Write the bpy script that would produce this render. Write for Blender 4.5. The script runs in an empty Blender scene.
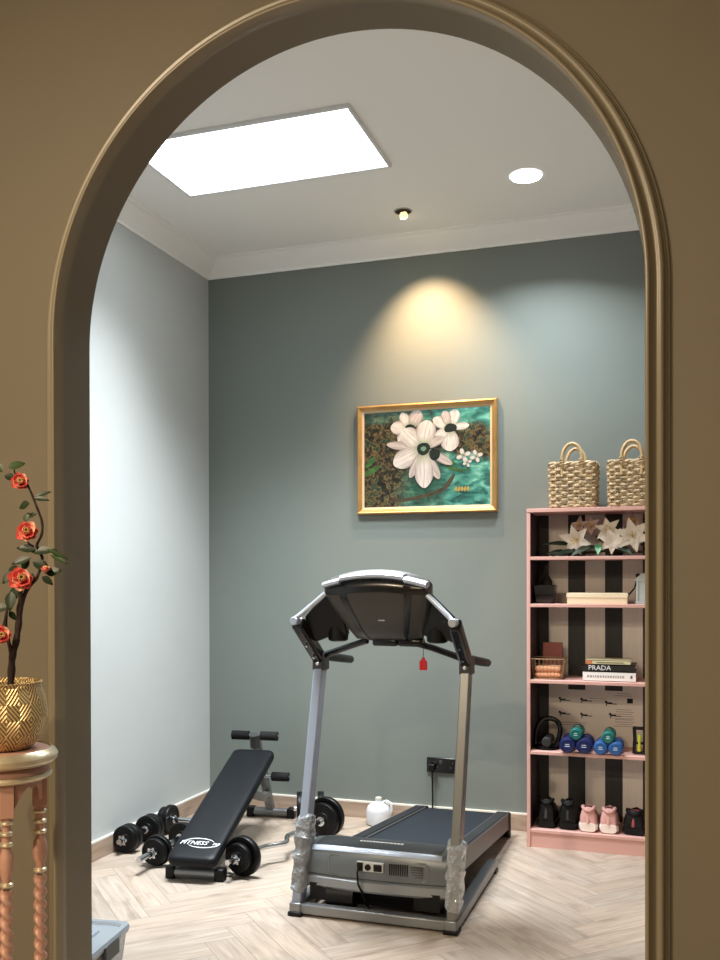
import bpy, bmesh, math, random
from mathutils import Vector, Matrix
R_ = random.Random(7)
PI = math.pi
S = bpy.context.scene
COL = S.collection

# ------------------------------------------------------------------ helpers
def lin(c):
    return tuple(((v/255)/12.92 if v/255 <= .04045 else ((v/255+.055)/1.055)**2.4) for v in c)

def mat(name, rgb, rough=.5, metal=0., bump=0., bscale=40., var=0., vscale=6., emit=None, estr=0., trans=0., alpha=1., coat=0., ior=1.45, aniso=None, sheen=0.):
    m = bpy.data.materials.new(name); m.use_nodes = True
    nt = m.node_tree; b = nt.nodes['Principled BSDF']
    c = lin(rgb) + (1,)
    b.inputs['Base Color'].default_value = c
    b.inputs['Roughness'].default_value = rough
    b.inputs['Metallic'].default_value = metal
    b.inputs['IOR'].default_value = ior
    b.inputs['Transmission Weight'].default_value = trans
    b.inputs['Alpha'].default_value = alpha
    b.inputs['Coat Weight'].default_value = coat
    b.inputs['Sheen Weight'].default_value = sheen
    if emit is not None:
        b.inputs['Emission Color'].default_value = tuple(emit) + (1,)
        b.inputs['Emission Strength'].default_value = estr
    if var or bump:
        tc = nt.nodes.new('ShaderNodeTexCoord'); mp = nt.nodes.new('ShaderNodeMapping')
        nt.links.new(tc.outputs['Object'], mp.inputs[0])
        if aniso: mp.inputs['Scale'].default_value = aniso
    if var:
        n = nt.nodes.new('ShaderNodeTexNoise'); n.inputs['Scale'].default_value = vscale; n.inputs['Detail'].default_value = 4
        nt.links.new(mp.outputs[0], n.inputs['Vector'])
        r = nt.nodes.new('ShaderNodeValToRGB')
        r.color_ramp.elements[0].position = .3; r.color_ramp.elements[1].position = .7
        r.color_ramp.elements[0].color = tuple(max(0, v*(1-var)) for v in c[:3]) + (1,)
        r.color_ramp.elements[1].color = tuple(min(1, v*(1+var)) for v in c[:3]) + (1,)
        nt.links.new(n.outputs['Fac'], r.inputs[0]); nt.links.new(r.outputs[0], b.inputs['Base Color'])
    if bump:
        n2 = nt.nodes.new('ShaderNodeTexNoise'); n2.inputs['Scale'].default_value = bscale; n2.inputs['Detail'].default_value = 3
        nt.links.new(mp.outputs[0], n2.inputs['Vector'])
        bp = nt.nodes.new('ShaderNodeBump'); bp.inputs['Strength'].default_value = bump; bp.inputs['Distance'].default_value = .02 if name == 'plastic_wrap' else .004
        nt.links.new(n2.outputs['Fac'], bp.inputs['Height']); nt.links.new(bp.outputs[0], b.inputs['Normal'])
    return m

def root_matrix(p):
    while p.parent: p = p.parent
    return p.matrix_basis.copy()

def obj(name, bm, m, parent=None, loc=None, local=False, smooth=True, ang=35, bevel=0., seg=2, subsurf=0):
    """one mesh object; bm in world coordinates unless local"""
    if not local:
        if parent is not None: bm.transform(root_matrix(parent).inverted())
        elif loc is not None: bm.transform(Matrix.Translation(-Vector(loc)))
    bmesh.ops.recalc_face_normals(bm, faces=bm.faces[:])
    me = bpy.data.meshes.new(name); bm.to_mesh(me); bm.free()
    me.materials.append(m)
    if smooth:
        me.polygons.foreach_set('use_smooth', [True]*len(me.polygons))
        me.set_sharp_from_angle(angle=math.radians(ang))
    o = bpy.data.objects.new(name, me); COL.objects.link(o)
    if parent is not None: o.parent = parent
    elif loc is not None: o.location = loc
    if bevel:
        b = o.modifiers.new('bevel', 'BEVEL'); b.width = bevel; b.segments = seg; b.limit_method = 'ANGLE'; b.angle_limit = math.radians(40)
    if subsurf:
        s = o.modifiers.new('sub', 'SUBSURF'); s.levels = subsurf; s.render_levels = subsurf
    return o

def tag(o, label, cat, group=None, kind=None):
    o['label'] = label; o['category'] = cat
    if group: o['group'] = group
    if kind: o['kind'] = kind
    return o

def thing(name, label, cat, loc=(0, 0, 0), rotz=0., group=None):
    o = bpy.data.objects.new(name, None); COL.objects.link(o)
    o.empty_display_size = .05
    o.location = loc; o.rotation_euler = (0, 0, rotz)
    return tag(o, label, cat, group)

def struct(name, bm, m, label=None, parent=None, **k):
    o = obj(name, bm, m, parent, **k)
    if parent is None:
        o['kind'] = 'structure'
        if label: o['label'] = label; o['category'] = label.split()[-1]
    return o

def dup(root, loc, rotz, label, group=None, name=None):
    r = root.copy(); COL.objects.link(r); r.location = loc; r.rotation_euler = (root.rotation_euler[0], root.rotation_euler[1], rotz)
    r['label'] = label
    if group: r['group'] = group
    for ch in list(root.children):
        c = ch.copy(); COL.objects.link(c); c.parent = r
        for g in list(ch.children):
            d = g.copy(); COL.objects.link(d); d.parent = c
    return r

def BM(): return bmesh.new()

def box(bm, c, s, rot=None):
    M = Matrix.Translation(Vector(c)) @ (rot.to_4x4() if rot is not None else Matrix()) @ Matrix.Diagonal((s[0], s[1], s[2], 1))
    bmesh.ops.create_cube(bm, size=1, matrix=M); return bm

def bx(bm, x0, x1, y0, y1, z0, z1):
    return box(bm, ((x0+x1)/2, (y0+y1)/2, (z0+z1)/2), (x1-x0, y1-y0, z1-z0))

def bar(bm, a, b, w, h, up=(0, 0, 1)):
    """rectangular bar a->b, width w (sideways), height h (towards up)"""
    a = Vector(a); b = Vector(b); d = b-a; L = d.length; y = d/L
    x = y.cross(Vector(up)).normalized(); z = x.cross(y)
    rot = Matrix((x, y, z)).transposed()
    return box(bm, (a+b)/2, (w, L, h), rot)

def tube(bm, pts, r, seg=10, closed=False, caps=True):
    P = [Vector(p) for p in pts]; n = len(P)
    rs = r if isinstance(r, (list, tuple)) else [r]*n
    T = []
    for i in range(n):
        if closed: t = P[(i+1) % n]-P[i-1]
        else: t = P[min(i+1, n-1)]-P[max(i-1, 0)]
        T.append(t.normalized() if t.length > 1e-9 else Vector((0, 0, 1)))
    ref = Vector((0, 0, 1)) if abs(T[0].z) < .9 else Vector((1, 0, 0))
    N = [(ref - T[0]*ref.dot(T[0])).normalized()]
    for i in range(1, n):
        v = N[-1] - T[i]*N[-1].dot(T[i]); N.append(v.normalized())
    rings = []
    for i in range(n):
        B = T[i].cross(N[i])
        rings.append([bm.verts.new(P[i] + (N[i]*math.cos(2*PI*k/seg) + B*math.sin(2*PI*k/seg))*rs[i]) for k in range(seg)])
    m = n if closed else n-1
    for i in range(m):
        a, b = rings[i], rings[(i+1) % n]
        for k in range(seg):
            bm.faces.new((a[k], a[(k+1) % seg], b[(k+1) % seg], b[k]))
    if caps and not closed:
        bm.faces.new(rings[0][::-1]); bm.faces.new(rings[-1])
    return bm

def lathe(bm, prof, seg=32, c=(0, 0, 0), axis=(0, 0, 1), caps=True):
    """prof: list of (radius, height along axis)"""
    ax = Vector(axis).normalized()
    q = Vector((0, 0, 1)).rotation_difference(ax).to_matrix()
    c = Vector(c); rings = []
    for r, h in prof:
        if r < 1e-6: rings.append([bm.verts.new(c + q @ Vector((0, 0, h)))])
        else: rings.append([bm.verts.new(c + q @ Vector((r*math.cos(2*PI*k/seg), r*math.sin(2*PI*k/seg), h))) for k in range(seg)])
    for a, b in zip(rings, rings[1:]):
        for k in range(seg):
            k2 = (k+1) % seg
            if len(a) == 1 and len(b) == 1: continue
            if len(a) == 1: bm.faces.new((a[0], b[k2], b[k]))
            elif len(b) == 1: bm.faces.new((a[k], a[k2], b[0]))
            else: bm.faces.new((a[k], a[k2], b[k2], b[k]))
    if caps:
        if len(rings[0]) > 1: bm.faces.new(rings[0][::-1])
        if len(rings[-1]) > 1: bm.faces.new(rings[-1])
    return bm

def ball(bm, c, s, seg=16, rot=None):
    M = Matrix.Translation(Vector(c)) @ (rot.to_4x4() if rot is not None else Matrix()) @ Matrix.Diagonal((s[0], s[1], s[2], 1))
    bmesh.ops.create_uvsphere(bm, u_segments=seg, v_segments=max(6, seg//2), radius=1, matrix=M); return bm

def prism(bm, pts, ext):
    """closed planar polygon pts (3d) extruded by vector ext"""
    e = Vector(ext)
    a = [bm.verts.new(Vector(p)) for p in pts]; b = [bm.verts.new(Vector(p)+e) for p in pts]
    bm.faces.new(a); bm.faces.new(b[::-1])
    n = len(a)
    for i in range(n): bm.faces.new((a[i], b[i], b[(i+1) % n], a[(i+1) % n]))
    return bm

def loft(bm, rings, closed=True, caps=True):
    V = [[bm.verts.new(Vector(p)) for p in r] for r in rings]
    n = len(V[0])
    for a, b in zip(V, V[1:]):
        for k in range(n if closed else n-1):
            bm.faces.new((a[k], a[(k+1) % n], b[(k+1) % n], b[k]))
    if caps and closed:
        bm.faces.new(V[0][::-1]); bm.faces.new(V[-1])
    return bm

def petal(bm, base, direction, up, length, width, curl=.2, n=5, cup=.25, tip=.6, rnd=1.):
    """curved petal or leaf surface with a little thickness"""
    d = Vector(direction).normalized(); u = Vector(up); u = (u - d*u.dot(d)).normalized(); s = d.cross(u)
    rows = []
    for i in range(n+1):
        t = i/n
        w = width*max(0, math.sin(PI*min(1, t**tip*.97+.02)))**rnd*.5+.0006
        p = Vector(base) + d*(length*t) + u*(curl*length*(t*t))
        rows.append([p + s*w*k + u*(cup*w*abs(k)) for k in (-1, -.5, 0, .5, 1)])
    top = [[bm.verts.new(p) for p in r] for r in rows]
    th = u*.0012
    bot = [[bm.verts.new(p-th) for p in r] for r in rows]
    for a, b in zip(top, top[1:]):
        for k in range(4): bm.faces.new((a[k], a[k+1], b[k+1], b[k]))
    for a, b in zip(bot, bot[1:]):
        for k in range(4): bm.faces.new((a[k], b[k], b[k+1], a[k+1]))
    for i in range(n):
        bm.faces.new((top[i][0], top[i+1][0], bot[i+1][0], bot[i][0]))
        bm.faces.new((top[i][4], bot[i][4], bot[i+1][4], top[i+1][4]))
    for k in range(4):
        bm.faces.new((top[0][k], bot[0][k], bot[0][k+1], top[0][k+1]))
        bm.faces.new((top[n][k], top[n][k+1], bot[n][k+1], bot[n][k]))
    return bm

def text_bm(body, size, extrude=.0006, align='CENTER', shear=0.):
    cu = bpy.data.curves.new('lettering', 'FONT'); cu.body = body; cu.size = size; cu.extrude = extrude
    cu.align_x = align; cu.align_y = 'CENTER'; cu.shear = shear; cu.resolution_u = 2
    o = bpy.data.objects.new('lettering', cu); COL.objects.link(o)
    bpy.context.view_layer.update()
    me = bpy.data.meshes.new_from_object(o.evaluated_get(bpy.context.evaluated_depsgraph_get()))
    bm = bmesh.new(); bm.from_mesh(me)
    bpy.data.objects.remove(o); bpy.data.curves.remove(cu); bpy.data.meshes.remove(me)
    return bm

FRONT = Matrix.Rotation(PI/2, 4, 'X')      # text plane XY -> faces -Y, upright

# ------------------------------------------------------------------ measured frame of the place
D, T, XC, RR, ZS = 2.0668, .1595, -.8043, .7384, 1.9307     # arch front edge, depth, centre, radius, springing
XL, YB, XR, YF = -2.5627, 4.8558, 1.30, -2.2
ZW, ZC = 3.025, 3.115
HM = .045                                                   # moulding stands off the wall by this much
YW0, YW1 = D+HM, D+T

# ------------------------------------------------------------------ materials
M_ceil = mat('ceiling_paint', (246, 246, 244), .8, bump=.04, bscale=120)
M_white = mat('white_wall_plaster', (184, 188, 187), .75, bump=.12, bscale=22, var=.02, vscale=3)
M_sage = mat('sage_wall_paint', (115, 122, 117), .6, bump=.05, bscale=60, var=.02, vscale=2)
M_hall = mat('taupe_wall_paint', (116, 108, 92), .6, bump=.05, bscale=60, var=.03, vscale=2)
M_mould = mat('taupe_moulding_paint', (134, 125, 105), .26)
M_cap = mat('whitish_edge', (228, 224, 214), .5)  # whitish strip along the baseboard tops
M_black = mat('black_rubber', (10, 10, 11), .45)
M_blackg = mat('black_gloss_plastic', (13, 13, 15), .22)
M_chrome = mat('chrome', (205, 208, 212), .18, 1.)
M_silver = mat('silver_paint', (190, 198, 212), .32, .55)
M_grey = mat('grey_steel_paint', (132, 134, 136), .34, .6)
M_dgrey = mat('dark_grey_plastic', (58, 59, 60), .45)
M_white2 = mat('white_plastic', (228, 230, 232), .4)

def wood_material(name, uvbased=True, light=(182, 167, 153), dark=(152, 136, 121)):
    m = bpy.data.materials.new(name); m.use_nodes = True; nt = m.node_tree; b = nt.nodes['Principled BSDF']
    N = nt.nodes.new; L = nt.links.new
    b.inputs['Roughness'].default_value = .5
    uv = N('ShaderNodeUVMap') if uvbased else N('ShaderNodeTexCoord')
    src = uv.outputs['UV'] if uvbased else uv.outputs['Object']
    mp = N('ShaderNodeMapping'); L(src, mp.inputs[0])
    mp.inputs['Scale'].default_value = (1.6, 16, 1) if uvbased else (1.6, 1.6, 22)
    n1 = N('ShaderNodeTexNoise'); n1.inputs['Scale'].default_value = 2.2; n1.inputs['Detail'].default_value = 5; n1.inputs['Distortion'].default_value = 1.2
    L(mp.outputs[0], n1.inputs['Vector'])
    mp2 = N('ShaderNodeMapping'); L(src, mp2.inputs[0]); mp2.inputs['Scale'].default_value = (1, 2.2, 1) if uvbased else (1, 1, 2)
    n2 = N('ShaderNodeTexNoise'); n2.inputs['Scale'].default_value = 5; n2.inputs['Detail'].default_value = 2
    L(mp2.outputs[0], n2.inputs['Vector'])
    r = N('ShaderNodeValToRGB'); e = r.color_ramp.elements
    e[0].position = .25; e[0].color = lin(dark)+(1,); e[1].position = .72; e[1].color = lin(light)+(1,)
    L(n1.outputs['Fac'], r.inputs[0])
    r2 = N('ShaderNodeValToRGB'); e = r2.color_ramp.elements          # knots and smoky patches
    e[0].position = .22; e[0].color = (.45, .41, .37, 1); e[1].position = .42; e[1].color = (1, 1, 1, 1)
    L(n2.outputs['Fac'], r2.inputs[0])
    mx = N('ShaderNodeMix'); mx.data_type = 'RGBA'; mx.blend_type = 'MULTIPLY'; mx.inputs['Factor'].default_value = .62
    L(r.outputs[0], mx.inputs[6]); L(r2.outputs[0], mx.inputs[7])
    out = mx.outputs[2]
    if uvbased:
        at = N('ShaderNodeAttribute'); at.attribute_name = 'plank'
        m2 = N('ShaderNodeMix'); m2.data_type = 'RGBA'; m2.blend_type = 'MULTIPLY'; m2.inputs['Factor'].default_value = 1
        L(out, m2.inputs[6]); L(at.outputs['Color'], m2.inputs[7]); out = m2.outputs[2]
    L(out, b.inputs['Base Color'])
    bp = N('ShaderNodeBump'); bp.inputs['Strength'].default_value = .12; bp.inputs['Distance'].default_value = .002
    L(n1.outputs['Fac'], bp.inputs['Height']); L(bp.outputs[0], b.inputs['Normal'])
    return m
M_floor = wood_material('herringbone_oak')
M_board = wood_material('oak_baseboard', False, (180, 160, 142), (146, 124, 106))

# ------------------------------------------------------------------ the setting
def clip(poly, ax, v, keep_less):
    out = []
    for i in range(len(poly)):
        a, b = poly[i], poly[(i+1) % len(poly)]
        ia = a[ax] <= v if keep_less else a[ax] >= v; ib = b[ax] <= v if keep_less else b[ax] >= v
        if ia: out.append(a)
        if ia != ib:
            t = (v-a[ax])/(b[ax]-a[ax]); out.append(tuple(p+(q-p)*t for p, q in zip(a, b)))
    return out

def build_floor():
    w, n, gap = .1152, 5, .0007
    X0, Y0 = -1.93, 3.16
    s2 = math.sqrt(.5)
    me = bpy.data.meshes.new('floor'); V = []; F = []; UV = []; C = []
    def add(u0, u1, v0, v1, along_u):
        L = n*w; ru, rv = R_.uniform(0, 40), R_.uniform(0, 40); c = R_.uniform(.88, 1.0); wm = R_.uniform(-.02, .02)
        poly = []
        for u, v in ((u0, v0), (u1, v0), (u1, v1), (u0, v1)):
            x = X0+(u-v)*s2; y = Y0+(u+v)*s2
            a, b = ((u-u0), (v-v0)) if along_u else ((v-v0), (u-u0))
            poly.append((x, y, a+ru, b+rv))
        for ax, val, less in ((0, XL-.02, 0), (0, XR+.02, 1), (1, YF-.02, 0), (1, YB+.02, 1)):
            poly = clip(poly, ax, val, less)
            if len(poly) < 3: return
        i0 = len(V)
        for p in poly: V.append((p[0], p[1], 0)); UV.append((p[2], p[3])); C.append((c*(1+wm), c, c*(1-wm), 1))
        F.append(tuple(range(i0, i0+len(poly))))
    for i in range(-160, 160):
        for m in range(-14, 15):
            u = (i+2*n*m)*w; v = i*w
            x = X0+(u-v)*s2; y = Y0+(u+v)*s2
            if x < XL-1 or x > XR+1 or y < YF-1 or y > YB+1: continue
            add(u+gap, u+n*w-gap, v+gap, v+w-gap, True)
            add(u+gap, u+w-gap, v+w+gap, v+w+n*w-gap, False)
    i0 = len(V)                                              # dark substrate seen in the joints
    for p in ((XL-.02, YF-.02), (XR+.02, YF-.02), (XR+.02, YB+.02), (XL-.02, YB+.02)): V.append((p[0], p[1], -.0015)); UV.append((0, 0)); C.append((.33, .3, .27, 1))
    F.append((i0, i0+1, i0+2, i0+3))
    lo = len(V)
    for p in ((XL-.02, YF-.02), (XR+.02, YF-.02), (XR+.02, YB+.02), (XL-.02, YB+.02)): V.append((p[0], p[1], -.1)); UV.append((0, 0)); C.append((.33, .3, .27, 1))
    F.append((lo+3, lo+2, lo+1, lo))
    for k in range(4): F.append((i0+k, lo+k, lo+(k+1) % 4, i0+(k+1) % 4))
    me.from_pydata(V, [], F)
    uvl = me.uv_layers.new(name='UVMap'); ca = me.color_attributes.new('plank', 'FLOAT_COLOR', 'POINT')
    for lp in me.loops: uvl.data[lp.index].uv = UV[lp.vertex_index]
    for i, c in enumerate(C): ca.data[i].color = c
    me.materials.append(M_floor)
    o = bpy.data.objects.new('floor', me); COL.objects.link(o); o['kind'] = 'structure'
build_floor()

struct('ceiling', bx(BM(), XL-.1, XR+.1, YF-.1, YB+.1, ZC, ZC+.1), M_ceil)
struct('wall_back', bx(BM(), XL-.1, XR+.1, YB, YB+.1, 0, ZC), M_sage)
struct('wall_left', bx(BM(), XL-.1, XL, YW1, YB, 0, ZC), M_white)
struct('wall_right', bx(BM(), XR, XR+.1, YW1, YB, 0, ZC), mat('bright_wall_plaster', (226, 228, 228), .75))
struct('wall_hall_left', bx(BM(), XL-.1, XL, YF, YW1, 0, ZC), M_hall)
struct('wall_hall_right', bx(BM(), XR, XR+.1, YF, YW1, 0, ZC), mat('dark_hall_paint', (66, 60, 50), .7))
struct('wall_hall_back', bx(BM(), XL-.1, XR+.1, YF-.1, YF, 0, ZC), M_hall)

def arch_path(r, n=72):
    pts = [(XC-r, 0), (XC-r, ZS*.5)]
    pts += [(XC-r*math.cos(PI*k/n), ZS+r*math.sin(PI*k/n)) for k in range(n+1)]
    pts += [(XC+r, ZS*.5), (XC+r, 0)]
    return pts
bm = BM()
outl = [(XL, 0), (XL, ZC), (XR, ZC), (XR, 0)] + arch_path(RR)[::-1]
prism(bm, [(x, YW0, z) for x, z in outl], (0, YW1-YW0, 0))
wa = struct('wall_arch', bm, M_hall, ang=25)
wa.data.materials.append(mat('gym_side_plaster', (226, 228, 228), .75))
for p in wa.data.polygons:
    if p.normal.y > .9: p.material_index = 1
prof = [(0, 0), (0, .043), (.002, .045), (.0065, .045), (.009, .043), (.0098, .039), (.013, .034), (.017, .029), (.021, .0258), (.024, .0252), (.027, .0262), (.031, .0272), (.0345, .0265), (.0375, .0235), (.0395, .0185), (.0402, .014), (.0415, .0125), (.043, .0145), (.045, .0125), (.0458, .0085), (.0468, .008), (.0485, .0095), (.0508, .007), (.052, .003), (.052, 0)]
bm = BM(); rings = []
n = 72
stations = [(-1, 0., 0), (-1, ZS*.5, 0)] + [(0, k, 0) for k in range(n+1)] + [(1, ZS*.5, 0), (1, 0., 0)]
for kind, a, _ in stations:
    ring = []
    for u, h in prof:
        r = RR+u
        if kind == 0: x, z = XC-r*math.cos(PI*a/n), ZS+r*math.sin(PI*a/n)
        else: x, z = XC+kind*r, a
        ring.append((x, YW0-h, z))
    rings.append(ring)
loft(bm, rings)
struct('trim_1', bm, M_mould, ang=50)

def crown(name, a, b, inward):
    a = Vector(a); b = Vector(b); w = Vector(inward)
    p = [(0, 0), (0, .0), (.008, .0), (.010, .012), (.018, .016), (.030, .024), (.048, .034), (.070, .050), (.088, .066), (.094, .070), (.098, .080), (.112, .083), (.115, .09), (0, .09)]
    rings = [[q + w*u + Vector((0, 0, ZW+h)) for u, h in p] for q in (a, b)]
    bm = loft(BM(), rings); struct(name, bm, M_ceil, ang=40)
crown('trim_2', (XL, YB, 0), (XR, YB, 0), (0, -1, 0))
crown('trim_3', (XL, YW1, 0), (XL, YB, 0), (1, 0, 0))
crown('trim_4', (XR, YW1, 0), (XR, YB, 0), (-1, 0, 0))
crown('trim_5', (XL, YW1, 0), (XR, YW1, 0), (0, 1, 0))

def baseboard(name, x0, x1, y0, y1, dx, dy):
    o = struct(name, bx(BM(), x0, x1, y0, y1, 0, .084), M_board)
    obj('cap', bx(BM(), x0, x1, y0, y1, .084, .0924), M_cap, o)
baseboard('baseboard_back', XL, XR, YB-.012, YB, 0, -1)
baseboard('baseboard_left', XL, XL+.012, YW1, YB-.012, 1, 0)
baseboard('baseboard_right', XR-.012, XR, YW1, YB-.012, 1, 0)

# ------------------------------------------------------------------ lights
PANEL_E, PANEL_W, DOWN_E, DOWN_W, SPOT_W, HALL_W, HALL_W2 = 6., 63., 20., 24., 120., 103., 92.
px0, px1, py0, py1 = -2.18, -1.185, 3.385, 3.945
t = thing('ceiling_light_panel', 'large bright white rectangular light panel set in the ceiling', 'ceiling light', (-1.68, 3.665, ZC))
bm = BM(); fw = .014
for a in ((px0, px1, py0, py0+fw), (px0, px1, py1-fw, py1), (px0, px0+fw, py0+fw, py1-fw), (px1-fw, px1, py0+fw, py1-fw)):
    bx(bm, *a, ZC-.016, ZC)
obj('frame', bm, mat('panel_frame_white', (226, 228, 230), .45), t, bevel=.003)
obj('diffuser', bx(BM(), px0+fw, px1-fw, py0+fw, py1-fw, ZC-.012, ZC-.002), mat('panel_glow', (255, 255, 255), .5, emit=(.90, .965, 1.0), estr=PANEL_E), t)

la = bpy.data.lights.new('panel_beam', 'AREA'); la.shape = 'RECTANGLE'; la.size = px1-px0-.06; la.size_y = py1-py0-.06
la.energy = PANEL_W; la.color = (.90, .965, 1.0); la.spread = math.radians(92)
lo = bpy.data.objects.new('panel_beam', la); COL.objects.link(lo); lo.parent = t; lo.location = ((px0+px1)/2+1.68, (py0+py1)/2-3.665, -.0135)

def downlight(name, label, x, y, r, e, emit, group=None):
    t = thing(name, label, 'ceiling light', (x, y, ZC), 0, group)
    bm = lathe(BM(), [(r*.93, -.001), (r*.93, -.005), (r*.96, -.006), (r*.99, -.005), (r, -.001)], 40, (x, y, ZC), caps=False)
    obj('trim_ring', bm, M_white2, t)
    bm = lathe(BM(), [(r*.932, -.002), (r*.932, -.0055), (r*.4, -.0065), (0, -.0065)], 40, (x, y, ZC))
    obj('lens', bm, mat(name+'_glow', (255, 255, 255), .5, emit=emit, estr=e), t)
    return t
dl = downlight('round_downlight', 'round white recessed downlight shining near the upper right of the ceiling', -.648, 4.254, .073, DOWN_E, (.96, .99, 1.0))
la = bpy.data.lights.new('downlight_beam', 'AREA'); la.shape = 'DISK'; la.size = .11; la.energy = DOWN_W; la.color = (.88, .96, 1.); la.spread = math.radians(130)
lo = bpy.data.objects.new('downlight_beam', la); COL.objects.link(lo); lo.parent = dl; lo.location = (0, 0, -.0085)
downlight('added_hall_downlight', 'added unseen warm downlight in the hall ceiling, lighting the archway', -1.90, -.30, .07, 2., (1., .8, .5))  # unseen lamp, added to bring warm light onto the arch

sx, sy = -1.284, 4.465
t = thing('adjustable_spotlight', 'small dark recessed spotlight casting a warm beam above the painting', 'ceiling light', (sx, sy, ZC))
bm = lathe(BM(), [(.039, -.001), (.039, -.004), (.042, -.005), (.045, -.003), (.046, -.0005)], 32, (sx, sy, ZC), caps=False)
obj('trim_ring', bm, mat('spot_ring', (175, 172, 160), .5), t)
obj('recess', lathe(BM(), [(.040, -.0015), (.040, -.0035), (0, -.0035)], 32, (sx, sy, ZC)), mat('recess_black', (4, 4, 4), .9), t)
ax = Vector((.06, .40, -.85)).normalized()
bm = lathe(BM(), [(.012, 0), (.019, .010), (.021, .022), (.0175, .030)], 24, Vector((sx, sy, ZC-.004)), ax)
hd = obj('lamp_bulb', bm, mat('spot_bulb', (255, 225, 160), .35, emit=(1., .74, .36), estr=1.6), t)
bm = lathe(BM(), [(.0170, .0300), (.0, .0340)], 24, Vector((sx, sy, ZC-.004)), ax)
obj('lamp_lens', bm, mat('spot_glow', (255, 240, 200), .4, emit=(1., .80, .45), estr=60.), hd)
la = bpy.data.lights.new('spotlight_beam', 'SPOT'); la.energy = SPOT_W; la.color = (1., .65, .37); la.spot_size = math.radians(80); la.spot_blend = 1.; la.shadow_soft_size = .015
lo = bpy.data.objects.new('spotlight_beam', la); COL.objects.link(lo); lo.parent = t
lo.location = ax*.045 + Vector((0, 0, -.004)); lo.rotation_euler = Vector((0.07, .42, -.80)).to_track_quat('-Z', 'Y').to_euler()

def area(name, loc, target, size, energy, color):
    l = bpy.data.lights.new(name, 'AREA'); l.shape = 'DISK'; l.size = size; l.energy = energy; l.color = color
    o = bpy.data.objects.new(name, l); COL.objects.link(o); o.location = loc
    o.rotation_euler = (Vector(target)-Vector(loc)).to_track_quat('-Z', 'Y').to_euler(); return o
area('added_hall_light', (-1.90, -.30, ZC-.02), (-1.80, .0, 0), .12, HALL_W, (1., .81, .57))  # beam of the added hall lamp
downlight('added_rear_downlight', 'added unseen warm downlight farther back in the hall ceiling, lighting the archway', -.9, -1.6, .07, 2., (1., .8, .5))  # second unseen lamp, added so the arch moulding is lit from the front
area('added_rear_light', (-.9, -1.6, ZC-.02), (-.85, -1.3, 0), .12, HALL_W2, (1., .81, .57))  # beam of the added rear lamp

w = bpy.data.worlds.new('World'); S.world = w; w.use_nodes = True
w.node_tree.nodes['Background'].inputs[0].default_value = (.5, .5, .5, 1); w.node_tree.nodes['Background'].inputs[1].default_value = .02

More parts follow.
